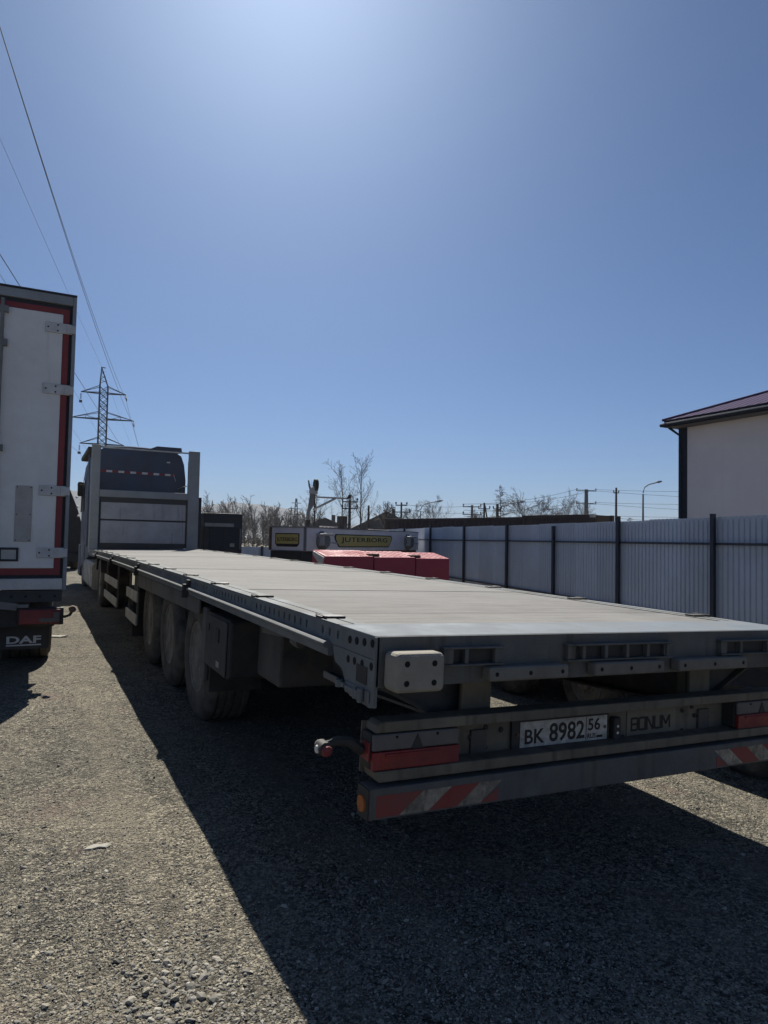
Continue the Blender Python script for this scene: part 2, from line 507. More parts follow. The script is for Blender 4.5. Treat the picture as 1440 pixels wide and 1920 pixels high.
def scatter_gravel(N=95000, seed=3):
    r = np.random.default_rng(seed)
    ang = r.uniform(R(-16), R(74), N)
    dist = np.exp(r.uniform(math.log(1.5), math.log(20), N))
    px, py = CAM.x + dist * np.sin(ang), CAM.y + dist * np.cos(ang)
    # patchy cover: more stones in some places than in others
    patch = 0.5 + 0.5 * np.sin(px * 1.3 + 1.1 * np.sin(py * 0.8)) * np.sin(py * 1.1 + 0.7 * px)
    heap = np.exp(-(((px + 1.95) / 0.22) ** 2 + ((py - 0.02) / 0.35) ** 2))
    keep = r.uniform(0, 1, N) < 0.3 + 0.7 * patch + heap
    px, py, heap = px[keep], py[keep], heap[keep]
    n = len(px)
    size = np.clip(0.0030 * np.exp(r.normal(0, 0.5, n)), 0.0016, 0.012) * (1 + 1.0 * heap)
    t = (1 + 5 ** 0.5) / 2
    iv = np.array([(-1, t, 0), (1, t, 0), (-1, -t, 0), (1, -t, 0), (0, -1, t), (0, 1, t), (0, -1, -t), (0, 1, -t), (t, 0, -1), (t, 0, 1), (-t, 0, -1), (-t, 0, 1)], float)
    iv /= np.linalg.norm(iv[0])
    fv = np.array([(0, 11, 5), (0, 5, 1), (0, 1, 7), (0, 7, 10), (0, 10, 11), (1, 5, 9), (5, 11, 4), (11, 10, 2), (10, 7, 6), (7, 1, 8), (3, 9, 4), (3, 4, 2), (3, 2, 6), (3, 6, 8), (3, 8, 9), (4, 9, 5), (2, 4, 11), (6, 2, 10), (8, 6, 7), (9, 8, 1)])
    V = iv[None] * r.uniform(0.72, 1.22, (n, 12, 1))
    V = np.clip(V, -r.uniform(0.6, 1.1, (n, 1, 3)), r.uniform(0.55, 1.1, (n, 1, 3)))
    V[:, :, 0] *= r.uniform(0.8, 1.7, (n, 1)); V[:, :, 2] *= r.uniform(0.4, 0.8, (n, 1))
    tilt = r.normal(0, 0.35, (n, 1))
    V[:, :, 2] += V[:, :, 0] * tilt
    a = r.uniform(0, 6.283, n); c, s_ = np.cos(a)[:, None], np.sin(a)[:, None]
    X = V[:, :, 0] * c - V[:, :, 1] * s_; Y = V[:, :, 0] * s_ + V[:, :, 1] * c
    z0 = np.array([gz(x, y) for x, y in zip(px, py)])
    P = np.stack([X * size[:, None] + px[:, None], Y * size[:, None] + py[:, None],
                  V[:, :, 2] * size[:, None] + (z0 + size * 0.12)[:, None]], 2).reshape(-1, 3)
    Fc = (fv[None] + 12 * np.arange(n)[:, None, None]).reshape(-1)
    me = bpy.data.meshes.new('gravel')
    me.vertices.add(len(P)); me.vertices.foreach_set('co', P.astype(np.float32).ravel())
    nf = len(Fc) // 3
    me.loops.add(nf * 3); me.loops.foreach_set('vertex_index', Fc.astype(np.int32))
    me.polygons.add(nf); me.polygons.foreach_set('loop_start', np.arange(0, nf * 3, 3, dtype=np.int32))
    me.polygons.foreach_set('use_smooth', np.zeros(nf, dtype=bool))
    me.update(calc_edges=True)
    me.materials.append(MATS['stone'])
    o = bpy.data.objects.new('gravel', me)
    col.objects.link(o)
    tag(o, 'loose grey and tan gravel spread over the yard', None, None, 'stuff')
scatter_gravel()
def scatter_chips(N=105000, seed=9):
    r = np.random.default_rng(seed)
    ang = r.uniform(R(-14), R(66), N)
    dist = np.exp(r.uniform(math.log(1.7), math.log(11), N))
    px, py = CAM.x + dist * np.sin(ang), CAM.y + dist * np.cos(ang)
    keep = (0.5 + 0.5 * np.sin(px * 2.3 + np.sin(py * 1.4)) * np.sin(py * 1.9)) + r.uniform(-.5, .5, N) > 0.25
    px, py = px[keep], py[keep]
    n = len(px)
    size = np.clip(0.0028 * np.exp(r.normal(0, 0.35, n)), 0.0015, 0.006)
    ov = np.array([(1, 0, 0), (0, 1, 0), (-1, 0, 0), (0, -1, 0), (0.15, 0.1, 0.55)], float)
    of = np.array([(0, 1, 4), (1, 2, 4), (2, 3, 4), (3, 0, 4)])
    V = ov[None] * r.uniform(0.6, 1.4, (n, 5, 1))
    V[:, 4, :2] += r.uniform(-.45, .45, (n, 2))
    a = r.uniform(0, 6.283, n); c, s_ = np.cos(a)[:, None], np.sin(a)[:, None]
    X = V[:, :, 0] * c - V[:, :, 1] * s_; Y = V[:, :, 0] * s_ + V[:, :, 1] * c
    z0 = np.array([gz(x, y) for x, y in zip(px, py)])
    P = np.stack([X * size[:, None] + px[:, None], Y * size[:, None] + py[:, None], V[:, :, 2] * size[:, None] * 1.6 + z0[:, None]], 2).reshape(-1, 3)
    Fc = (of[None] + 5 * np.arange(n)[:, None, None]).reshape(-1)
    me = bpy.data.meshes.new('gravel_chips')
    me.vertices.add(len(P)); me.vertices.foreach_set('co', P.astype(np.float32).ravel())
    nf = len(Fc) // 3
    me.loops.add(nf * 3); me.loops.foreach_set('vertex_index', Fc.astype(np.int32))
    me.polygons.add(nf); me.polygons.foreach_set('loop_start', np.arange(0, nf * 3, 3, dtype=np.int32))
    me.polygons.foreach_set('use_smooth', np.zeros(nf, dtype=bool))
    me.update(calc_edges=True)
    me.materials.append(MATS['stone'])
    o = bpy.data.objects.new('fine_gravel', me)
    col.objects.link(o)
    tag(o, 'fine grey chips lying between the larger gravel', None, None, 'stuff')
scatter_chips()

# ------------------------------------------------------------------ hills far behind
def hill_ridge(profile, dist, name):
    """profile: list of (bearing in degrees from +Y, ridge height)"""
    mb = MB()
    rows = [(-700, -0.05), (-350, 0.35), (-120, 0.8), (0, 1.0), (250, 0.85), (900, -0.05)]
    n = len(profile)
    for dr, hf in rows:
        for b, h in profile:
            a = R(b)
            k = 1 + 0.12 * math.sin(b * 3.1 + dr * 0.01)
            d = dist + dr * k
            mb.v.append((CAM.x + d * math.sin(a), CAM.y + d * math.cos(a), h * hf - (3 if hf < 0 else 0)))
    for j in range(len(rows) - 1):
        for i in range(n - 1):
            mb.f.append((j * n + i, j * n + i + 1, (j + 1) * n + i + 1, (j + 1) * n + i))
    return tag(build(name, mb, 'hill', smooth=True), kind='structure')
def fine(points, step=0.4, jag=3.0, seed=1):
    r = random.Random(seed)
    out, b = [], points[0][0]
    while b <= points[-1][0]:
        out.append((b, float(np.interp(b, [p[0] for p in points], [p[1] for p in points])) + r.uniform(-jag, jag)))
        b += step
    return out
hill_ridge(fine([(-60, 60), (-25, 150), (-8, 190), (0, 170), (3, 150), (6, 120), (9, 90), (11, 96), (12.5, 118), (14.5, 132), (17, 124), (19.5, 108), (21, 84), (24, 60), (28, 40), (35, 30), (70, 40)], 0.5, 2.0),
           2600, 'hills')

# ------------------------------------------------------------------ flatbed trailer
def T(x, y, z):
    """trailer frame (deck top = 0) to world: slight camber and a chassis twisted by the uneven yard"""
    t = y / 13.6
    tau = -0.0312 * (1 - t) + 0.0041 * t
    return (x - z * tau, y, 1.1718 + z - 0.0652 * (1 - t) + 0.022 * 4 * t * (1 - t) + x * tau)
LT = 15.36
trailer = thing('flatbed_trailer', 'long empty flatbed semi-trailer with plywood deck and plate BK 8982 56', 'semi-trailer', (0, 0, 0))
def tp(name, mb, m, parent=None, **k):
    k.setdefault('xf', T)
    return build(name, mb, m, parent or trailer, **k)

# floor panels
edges_y = [0.372, 0.80, 2.25, 3.63]
while edges_y[-1] + 1.40 < LT - 0.4: edges_y.append(edges_y[-1] + 1.40)
edges_y[-1] = LT
for i in range(len(edges_y) - 1):
    a, b = edges_y[i], edges_y[i + 1]
    h = rnd.uniform(-0.002, 0.0015)
    tp('floor_panel', MB().box(-1.128, 1.128, a + 0.004, b - 0.004, -0.03, -0.003 + h, 2), 'plywood', bevel=0.003, seg=1)
# rear sill
sill = MB().box(-1.272, 1.272, 0.012, 0.366, -0.02, 0.0)
rs = tp('rear_sill', sill, 'sill_steel', bevel=0.004)
tp('sill_face', MB().box(-1.272, 1.272, 0.0, 0.0115, -0.19, -0.0015).box(-1.1, 1.1, 0.0115, 0.09, -0.19, -0.17), 'galv_dark', rs, bevel=0.003)  # rear face coloured darker than the sill top, its shade painted in

def perforated(side, y0, y1, z0, z1, holes, xo, depth=0.02, hw=0.0135, hh=0.021):
    """outer skin of the side rail with real holes"""
    mb = MB()
    x = side * xo
    xi = side * (xo - depth)
    def quad(p):
        mb.add(p, [(0, 1, 2, 3) if side > 0 else (3, 2, 1, 0)])
    ys_, cur = [], y0
    for h in holes:
        a, b = h - 0.03, h + 0.03
        if a > cur + 1e-4:
            n = max(1, int((a - cur) / 0.8))
            for k in range(n):
                p, q = cur + (a - cur) * k / n, cur + (a - cur) * (k + 1) / n
                quad([(x, p, z0), (x, q, z0), (x, q, z1), (x, p, z1)])
        cz = (z0 + z1) / 2 + 0.004
        vs, m8 = [], 8
        ang = [math.atan2(z1 - cz, 0.03)]
        outer = [(b, cz), (b, z1), (h, z1), (a, z1), (a, cz), (a, z0), (h, z0), (b, z0)]
        inner = [(h + hw * math.cos(t), cz + hh * math.sin(t)) for t in [k * math.pi / 4 for k in range(8)]]
        vs = [(x, p, q) for p, q in outer] + [(x, p, q) for p, q in inner] + [(xi, p, q) for p, q in inner]
        fs = []
        for k in range(8):
            k2 = (k + 1) % 8
            fs.append((k, k2, 8 + k2, 8 + k)); fs.append((8 + k, 8 + k2, 16 + k2, 16 + k))
        fs.append(tuple(range(16, 24)))
        if side < 0: fs = [q[::-1] for q in fs]
        mb.add(vs, fs)
        cur = b
    n = max(1, int((y1 - cur) / 0.8))
    for k in range(n):
        p, q = cur + (y1 - cur) * k / n, cur + (y1 - cur) * (k + 1) / n
        quad([(x, p, z0), (x, q, z0), (x, q, z1), (x, p, z1)])
    return mb
straps = [0.6 + 1.046 * k for k in range(14)]
holes = []
for s in straps:
    for k in range(11):
        h = s + 0.13 + 0.081 * k
        if h < LT - 0.1: holes.append(h)
holes = [0.36, 0.45, 0.53] + holes
hooks = [3.44, 6.52, 9.69, 12.89]
for s in (-1, 1):
    rail = perforated(s, 0.013, LT, -0.088, -0.004, holes, 1.275)
    rail.box(s * 1.274, s * 1.205, 0.37, LT, -0.012, 0.0, 16).box(s * 1.192, s * 1.132, 0.37, LT, -0.012, -0.001, 16)
    rail.box(s * 1.203, s * 1.194, 0.37, LT, -0.02, -0.012, 16)
    rail.box(s * 1.25, s * 1.14, 0.02, LT, -0.10, -0.088, 16)
    tp('side_rail', rail, 'galv')
    cuts = [0.40] + hooks + [LT - 0.02]
    for i in range(len(cuts) - 1):
        a, b = cuts[i] + 0.03, cuts[i + 1] - 0.03
        prof = [(s * 1.264, -0.090), (s * 1.270, -0.0815), (s * 1.292, -0.0785), (s * 1.302, -0.080), (s * 1.310, -0.088), (s * 1.310, -0.097), (s * 1.302, -0.105), (s * 1.290, -0.108), (s * 1.286, -0.140), (s * 1.264, -0.142)]
        tp('slide_rail', MB().prism(prof, 'y', a, b, 6), 'galv', smooth=True)
    for h in hooks:
        b = MB().box(s * 1.262, s * 1.332, h - 0.03, h + 0.03, -0.055, -0.105).box(s * 1.285, s * 1.338, h - 0.02, h + 0.022, -0.105, -0.165).box(s * 1.262, s * 1.3, h - 0.035, h + 0.035, -0.02, -0.055)
        tp('rail_hook', b, 'black_steel', bevel=0.006)
    for y in straps:
        if y > LT - 0.3: continue
        b = MB().box(s * 1.272, s * 1.15, y - 0.035, y + 0.035, -0.0005, 0.010).box(s * 1.262, s * 1.25, y - 0.06, y + 0.06, -0.0005, 0.014)
        tp('lashing_ring', b, 'black_steel', bevel=0.004)
    # rear corner plate
    poly = [(0.0, -0.0045), (0.0, -0.262), (0.03, -0.268), (0.215, -0.26), (0.262, -0.215), (0.30, -0.17), (0.37, -0.155), (0.395, -0.12), (0.395, -0.0895), (0.013, -0.0895), (0.012, -0.0045)]
    cp = tp('corner_plate', MB().prism(poly, 'x', s * 1.262, s * 1.277), 'galv')
    for (yy, zz) in [(0.03, -0.03), (0.10, -0.035), (0.17, -0.04), (0.235, -0.045), (0.03, -0.115), (0.11, -0.118), (0.18, -0.12), (0.24, -0.122)]:
        tp('bolt_or_hole', MB().lathe((s * 1.276, yy, zz), (s, 0, 0), [(-0.004, 0.016), (0.0015, 0.016), (0.0025, 0.012)], 8), 'hole', cp)  # near-black studs carry the shade of open holes in the plate
    lt = MB().box(s * 1.2775, s * 1.283, 0.028, 0.25, -0.252, -0.208)
    lt.lathe((s * 1.296, 0.075, -0.256), (0, 0, 1), [(0, 0.012), (0.052, 0.012)], 10).lathe((s * 1.296, 0.125, -0.252), (0, 0, 1), [(0, 0.009), (0.044, 0.009)], 8)
    lt.box(s * 1.2835, s * 1.306, 0.088, 0.112, -0.246, -0.214).box(s * 1.2835, s * 1.292, 0.14, 0.235, -0.240, -0.222)
    lo = tp('latch', lt, 'galv', bevel=0.002, seg=1)
    tp('latch_joint', MB().lathe((s * 1.292, 0.285, -0.228), (0, 0, 1), [(-0.012, 0.016), (0.016, 0.016)], 10).box(s * 1.288, s * 1.296, 0.235, 0.275, -0.234, -0.218), 'galv', lo)
    tp('latch_lever', MB().box(s * 1.287, s * 1.297, 0.300, 0.445, -0.234, -0.206), 'galv_dark', lo, bevel=0.003)
    tp('latch_pocket', MB().box(s * 1.277, s * 1.280, 0.06, 0.155, -0.19, -0.125), 'black_steel', cp)
    # rubber buffer at the corner
    bf = tp('buffer_pad', MB().box(s * 1.245, s * 1.035, -0.108, -0.001, -0.192, -0.048), 'buffer', bevel=0.022, seg=3)
    for xx in (1.20, 1.085):
        for zz in (-0.085, -0.155):
            tp('bolt_or_hole', MB().disc((s * xx, -0.1085, zz), (0, -1, 0), 0.0115, 0.004, 10), 'hole', bf)  # dark disc painted where the pad has a shaded hole
# lashing pockets in the rear sill
for (a, b) in ((-1.0, -0.71), (-0.38, 0.262), (0.6, 1.02)):
    p = MB()
    p.box(a, b, -0.034, 0.0, -0.050, -0.042).box(a, b, -0.034, 0.0, -0.116, -0.108)
    p.box(a + 0.006, a + 0.05, -0.026, 0.0, -0.1075, -0.0505)
    n = 2 if b - a < 0.5 else 5
    for k in range(n):
        x = a + (b - a) * (k + 0.7) / n
        p.box(x, x + 0.018, -0.028, 0.0, -0.1075, -0.0505)
    p.box(b - 0.045, b - 0.006, -0.02, 0.0, -0.1075, -0.0505)
    pk = tp('lashing_pocket', p, 'galv_dark', bevel=0.002, seg=1)
    tp('pocket_back', MB().box(a + 0.052, b - 0.047, -0.003, -0.0005, -0.1075, -0.0505), 'black_steel', pk)
# rubber bump strips
for (a, b) in ((-0.80, -0.395), (-0.245, 0.175), (0.275, 0.76)):
    bs = tp('bump_strip', MB().box(a, b, -0.06, -0.001, -0.176, -0.120), 'buffer_dark', bevel=0.010)
    for k in range(3):
        x = a + 0.035 + (b - a - 0.07) * k / 2
        tp('bolt_or_hole', MB().disc((x, -0.0605, -0.148), (0, -1, 0), 0.0095, 0.004, 8), 'hole', bs)  # shaded hole in the strip drawn as a near-black disc
# chassis
for s in (-1, 1):
    ch = MB()
    yb = [0.2, 1.2, 2.6, 7.4, 10.2, 11.0, LT - 0.3]
    zb = [-0.40, -0.46, -0.50, -0.50, -0.46, -0.36, -0.34]
    web = [(y, -0.155) for y in (yb[0], yb[-1])] + list(zip(yb[::-1], zb[::-1]))
    ch.prism(web, 'x', s * 0.695, s * 0.707)
    for i in range(len(yb) - 1):
        p0 = (yb[i], zb[i]); p1 = (yb[i + 1], zb[i + 1])
        ch.prism([(p0[0], p0[1] - 0.014), (p1[0], p1[1] - 0.014), p1, p0], 'x', s * 0.63, s * 0.772)
    ch.box(s * 0.63, s * 0.772, 0.2, LT - 0.3, -0.155, -0.143, 8)
    ch.box(s * 0.632, s * 0.77, 0.188, 0.20, -0.50, -0.191)
    tp('chassis_beam', ch, 'chassis')
    tp('rear_leg', MB().box(s * 0.625, s * 0.777, 0.165, 0.187, -0.40, -0.1905).box(s * 0.64, s * 0.66, 0.187, 0.26, -0.40, -0.191), 'beam_paint', bevel=0.006)
    br = MB().prism([(s * 1.20, -0.191), (s * 0.70, -0.191), (s * 0.70, -0.43), (s * 0.80, -0.40)], 'y', 0.24, 0.255)
    br.bar((s * 1.22, 0.245, -0.198), (s * 0.78, 0.245, -0.41), 0.08, 0.012)
    tp('gusset', br, 'chassis')
y = 0.75
while y < LT - 0.3:
    tp('cross_member', MB().box(-1.2, 1.2, y - 0.03, y + 0.03, -0.142, -0.034), 'chassis')
    y += 0.70
# lamp beam
def TB(x, y, z): return T(x * 1.018, y, z + 0.02)
def TU(x, y, z): return T(x * 1.018, y, z + 0.035)
def TP(x, y, z): return T(x, y, z + 0.012)
lb = MB().box(-1.225, 1.225, 0.150, 0.158, -0.56, -0.365, 1)
for (z0, z1, lip) in ((-0.392, -0.352, 1), (-0.578, -0.536, -1)):
    sgn = 1 if lip > 0 else -1
    ze, zi = (z1, z0) if lip > 0 else (z0, z1)
    zm = ze + (zi - ze) * 0.35
    poly = [(-1.185, ze), (1.185, ze), (1.203, zm), (1.210, zi), (-1.210, zi), (-1.203, zm)]
    lb.prism(poly, 'y', 0.055, 0.062).prism(poly, 'y', 0.062, 0.15)
beam = tp('lamp_beam', lb, 'beam_paint', bevel=0.004, xf=TB)
for (x, z) in [(-0.74, -0.45), (-0.70, -0.445), (-0.66, -0.50), (-0.66, -0.415), (-0.58, -0.43), (0.62, -0.405), (0.64, -0.45), (0.665, -0.452), (0.55, -0.42), (0.55, -0.52), (0.14, -0.52)]:
    tp('bolt_or_hole', MB().lathe((x, 0.15, z), (0, -1, 0), [(0, 0.012), (0.006, 0.012), (0.009, 0.007)], 6), 'black_steel', beam)
for s in (-1, 1):
    x0, x1 = s * 1.222, s * 0.835
    hs = tp('rear_lamp', MB().box(x0, x1, 0.075, 0.149, -0.532, -0.3965), 'black_steel', bevel=0.006, xf=TB)
    a, b = min(x0, x1) + 0.004, max(x0, x1) - 0.004
    tp('clear_lens', MB().box(a, b, 0.058, 0.0745, -0.462, -0.399), 'clear_lens', hs, bevel=0.006, xf=TB)
    tp('red_lens', MB().box(a, b, 0.052, 0.0745, -0.531, -0.4635).box(a + 0.05, b - 0.09, 0.0465, 0.052, -0.482, -0.471), 'red_lens', hs, bevel=0.004, xf=TB)
    tp('reflector_triangle', MB().prism([((a + b) / 2 - 0.026, -0.4615), ((a + b) / 2 + 0.026, -0.4615), ((a + b) / 2, -0.405)], 'y', 0.0545, 0.0575), 'black_steel', hs, xf=TB)
    for xx in (a + 0.10, b - 0.10):
        tp('screw', MB().disc((xx, 0.0562, -0.412), (0, -1, 0), 0.006, 0.003, 8), 'hole', hs, xf=TB)
    tp('side_lens', MB().box(s * 1.2225, s * 1.229, 0.07, 0.14, -0.50, -0.43), 'red_lens', hs, bevel=0.002, xf=TB)
    # marker lamp on a rubber stalk
    st = tp('marker_lamp', MB().tube([(s * 1.235, 0.12, -0.47), (s * 1.29, 0.12, -0.43), (s * 1.345, 0.12, -0.425), (s * 1.375, 0.12, -0.44)], [0.022, 0.02, 0.017, 0.018], 8), 'black_steel', smooth=True, xf=TB)
    tp('lamp_body', MB().lathe((s * 1.39, 0.12, -0.447), (0, 1, 0), [(-0.03, 0.022), (-0.026, 0.027), (0.026, 0.027), (0.03, 0.022)], 10), 'black_steel', st, smooth=True, xf=TB)
    tp('white_lens', MB().lathe((s * 1.392, 0.15, -0.444), (0, 1, 0), [(0.0, 0.022), (0.01, 0.018), (0.014, 0.008)], 10), 'white_lens', st, smooth=True, xf=TB)
    tp('red_lens', MB().lathe((s * 1.388, 0.09, -0.45), (0, -1, 0), [(0.0, 0.022), (0.01, 0.018), (0.014, 0.008)], 10), 'red_lens', st, smooth=True, xf=TB)
    tp('clear_lens', MB().lathe((s * 1.414, 0.12, -0.449), (s, 0, 0), [(0, 0.016), (0.006, 0.013)], 10), 'white_lens', st, smooth=True, xf=TB)
# registration plate
pf = tp('plate_holder', MB().box(-0.53, 0.035, 0.134, 0.1495, -0.534, -0.404), 'black_steel', bevel=0.004, xf=TP)
pl = tp('registration_plate', MB().box(-0.487, 0.022, 0.1315, 0.1335, -0.5245, -0.4145), 'plate_white', pf, xf=TP)
def rear_text(s, x0, x1, z0, z1, y, m, parent, bold=0.0, spacing=1.0):
    t = text_geo(s, x1 - x0, z1 - z0, (x0, y, z0), (1, 0, 0), (0, 0, 1), 0.0012, bold, spacing)
    return tp('lettering', t, m, parent, xf=TP)
PY = 0.1312
rear_text('BK', -0.462, -0.352, -0.511, -0.448, PY, 'print_black', pl, 0.018)
rear_text('8982', -0.325, -0.118, -0.512, -0.429, PY, 'print_black', pl, 0.018)
rear_text('56', -0.096, -0.022, -0.479, -0.424, PY, 'print_black', pl, 0.015)
rear_text('RUS', -0.099, -0.048, -0.515, -0.492, PY, 'print_black', pl, 0.012)
tp('plate_line', MB().box(-0.109, -0.106, 0.1302, 0.1314, -0.523, -0.416), 'print_black', pl, xf=TP)
fl = [(-0.515, -0.509, 'print_black'), (-0.508, -0.502, 'print_black'), (-0.501, -0.495, 'print_white')]
tp('flag_mark', MB().box(-0.042, -0.006, 0.1302, 0.1314, -0.514, -0.503), 'print_black', pl, xf=TP)
for x in (-0.50, 0.008):
    tp('bolt_or_hole', MB().disc((x, 0.1305, -0.468), (0, -1, 0), 0.009, 0.004, 8), 'rust', pf, xf=TP)
lamp = tp('plate_lamp', MB().box(0.05, 0.095, 0.112, 0.149, -0.535, -0.415), 'black_steel', bevel=0.008)
for z in (-0.455, -0.485):
    tp('lamp_glint', MB().lathe((0.072, 0.112, z), (0, -1, 0), [(0, 0.007), (0.004, 0.004)], 8), 'white_lens', lamp)  # white dots painting the reflections on the lamp, not light sources
bt = tp('maker_plate', MB().box(0.165, 0.50, 0.1455, 0.1495, -0.535, -0.395), 'maker_plate')
STROKES = {'B': [((0, 0), (0, 0.44)), ((0, 0.56), (0, 1)), ((0.06, 1), (0.94, 1)), ((1, 0.94), (1, 0.56)), ((0.12, 0.5), (0.94, 0.5)), ((1, 0.44), (1, 0.06)), ((0.06, 0), (0.94, 0))],
           'O': [((0, 0), (0, 1)), ((0.1, 1), (0.9, 1)), ((1, 1), (1, 0)), ((0.1, 0), (0.9, 0))],
           'N': [((0, 0), (0, 1)), ((0.06, 1), (0.94, 0)), ((1, 0), (1, 1))],
           'U': [((0, 1), (0, 0.03)), ((0.1, 0), (0.9, 0)), ((1, 0.03), (1, 1))],
           'M': [((0, 0), (0, 1)), ((0.05, 1), (0.5, 0.3)), ((0.5, 0.3), (0.95, 1)), ((1, 1), (1, 0))]}
lx = 0.195
for ch, wl_ in (('B', 0.040), ('O', 0.040), ('N', 0.042), ('U', 0.040), ('M', 0.052)):
    lm = MB()
    for (p, q) in STROKES[ch]:
        lm.bar((lx + p[0] * wl_, 0.1447, -0.492 + p[1] * 0.056), (lx + q[0] * wl_, 0.1447, -0.492 + q[1] * 0.056), 0.0014, 0.0105) if abs(p[0] - q[0]) > 1e-6 else lm.box(lx + p[0] * wl_ - 0.0048, lx + p[0] * wl_ + 0.0048, 0.144, 0.1454, -0.492 + min(p[1], q[1]) * 0.056 - 0.004, -0.492 + max(p[1], q[1]) * 0.056 + 0.004)
    fix = []
    for v in lm.v: fix.append((v[0], min(max(v[1], 0.1440), 0.1454), v[2]))
    lm.v = fix
    tp('lettering', lm, 'print_black', bt)
    lx += wl_ + 0.0118
# underrun bar with warning stripes
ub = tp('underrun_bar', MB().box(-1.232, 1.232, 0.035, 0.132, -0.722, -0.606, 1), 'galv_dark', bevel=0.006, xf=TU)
tp('end_cap', MB().box(-1.2325, -1.238, 0.037, 0.130, -0.72, -0.608), 'black_steel', ub, xf=TU)
tp('side_reflector', MB().lathe((-1.238, 0.085, -0.67), (-1, 0, 0), [(0, 0.032), (0.008, 0.030)], 14), 'orange_lens', ub, xf=TU)
for s in (-1, 1):
    tri = [(1.205, 1.055, 'stripe_red'), (1.055, 0.93, 'stripe_cream'), (0.93, 0.80, 'stripe_red'), (0.80, 0.69, 'stripe_cream'), (0.69, 0.62, 'stripe_red')]
    sh = 0.052
    for (a, b, m) in tri:
        a2 = a if a == 1.205 else a + sh
        a1 = a if a == 1.205 else a - sh
        b2, b1 = b + sh, b - sh
        if b == 0.62: b2 = b1 = 0.655
        poly = [(s * a2, -0.712), (s * b2, -0.712), (s * b1, -0.632), (s * a1, -0.632)]
        if a1 < b1: poly = [(s * a2, -0.712), (s * b2, -0.712), (s * b1, -0.66)]
        tp('warning_stripe', MB().prism(poly, 'y', 0.0335, 0.0348), m, ub, xf=TU)
for s in (-1, 1):
    tp('bar_bracket', MB().box(s * 0.66, s * 0.74, 0.137, 0.30, -0.70, -0.42), 'chassis')

# wheels
def make_wheel(parent, cx, y, z, side, Rw, W, build_fn, rim_m='rim', dish=0.09):
    """tyre with its rim; side = direction of the outer face along x, cx = outer face"""
    k = Rw / 0.53
    rb = 0.29 * k
    prof = [(-0.02, rb), (0.0, rb + 0.02), (0.008, rb + 0.09 * k), (0.004, Rw - 0.07 * k), (-0.02, Rw - 0.025), (-0.04, Rw - 0.006)]
    nG = 4
    for i in range(nG):
        c = -0.04 - (W - 0.08) * (i + 0.8) / (nG + 0.6)
        prof += [(c + 0.011, Rw), (c + 0.007, Rw - 0.013), (c - 0.007, Rw - 0.013), (c - 0.011, Rw)]
    prof += [(-W + 0.04, Rw - 0.006), (-W + 0.02, Rw - 0.025), (-W, rb + 0.09 * k), (-W + 0.02, rb)]
    ty = build_fn('wheel', MB().lathe((cx, y, z), (side, 0, 0), prof, 44, False), 'tyre', parent, smooth=True)
    rp = [(-0.018, rb + 0.012), (-0.006, rb + 0.006), (-0.012, rb - 0.012), (-0.05, rb - 0.03), (-dish - 0.02, rb - 0.045), (-dish, rb - 0.075), (-dish + 0.018, 0.17 * k), (-dish + 0.018, 0.13 * k), (-dish + 0.03, 0.12 * k)]
    rm = build_fn('rim', MB().lathe((cx, y, z), (side, 0, 0), rp, 32, True), rim_m, ty, smooth=True)
    hb = MB().lathe((cx, y, z), (side, 0, 0), [(-dish + 0.031, 0.105 * k), (-dish + 0.09, 0.10 * k), (-dish + 0.10, 0.085 * k), (-dish + 0.105, 0.05 * k)], 16)
    for i in range(10):
        t = 2 * math.pi * i / 10
        hb.lathe((cx, y + 0.148 * k * math.cos(t), z + 0.148 * k * math.sin(t)), (side, 0, 0), [(-dish + 0.018, 0.016 * k), (-dish + 0.05, 0.014 * k)], 6)
    build_fn('hub', hb, rim_m, ty)
    hh = MB()
    for i in range(10):
        t = 2 * math.pi * (i + 0.5) / 10
        hh.lathe((cx, y + 0.222 * k * math.cos(t), z + 0.222 * k * math.sin(t)), (side, 0, 0), [(-dish - 0.004, 0.022 * k), (-dish + 0.012, 0.021 * k)], 8)
    build_fn('vent_hole', hh, 'hole', ty)
    return ty
def plain(name, mb, m, parent=None, **k):
    return build(name, mb, m, parent, **k)
AX = [3.42, 4.72, 6.00]
for y in AX:
    for s in (-1, 1):
        make_wheel(trailer, s * 1.215, y, gz(s * 1.1, y) + 0.505, s, 0.51, 0.36, plain, dish=0.11)
    plain('axle', MB().tube([(-0.9, y, 0.53), (0.9, y, 0.48)], 0.065, 10), 'chassis', trailer)
    for s in (-1, 1):
        plain('air_spring', MB().lathe((s * 0.62, y + 0.42, 0.42), (0, 0, 1), [(0, 0.10), (0.05, 0.14), (0.12, 0.13), (0.18, 0.14), (0.26, 0.12)], 14), 'black_steel', trailer, smooth=True)
        plain('trailing_arm', MB().bar((s * 0.62, y - 0.55, 0.66), (s * 0.62, y + 0.45, 0.42), 0.09, 0.07), 'chassis', trailer)
for s in (-1, 1):
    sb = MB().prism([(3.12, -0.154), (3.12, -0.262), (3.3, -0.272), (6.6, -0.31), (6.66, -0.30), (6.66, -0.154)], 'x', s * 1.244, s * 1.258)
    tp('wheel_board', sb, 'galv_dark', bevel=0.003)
    tp('mud_flap', MB().box(s * 1.2, s * 0.80, 2.90, 2.912, -0.82, -0.22).box(s * 1.225, s * 0.78, 2.905, 2.94, -0.25, -0.21), 'black_steel')
    tp('flap_post', MB().box(s * 1.235, s * 1.20, 2.96, 3.09, -0.75, -0.20), 'galv_dark', bevel=0.01)
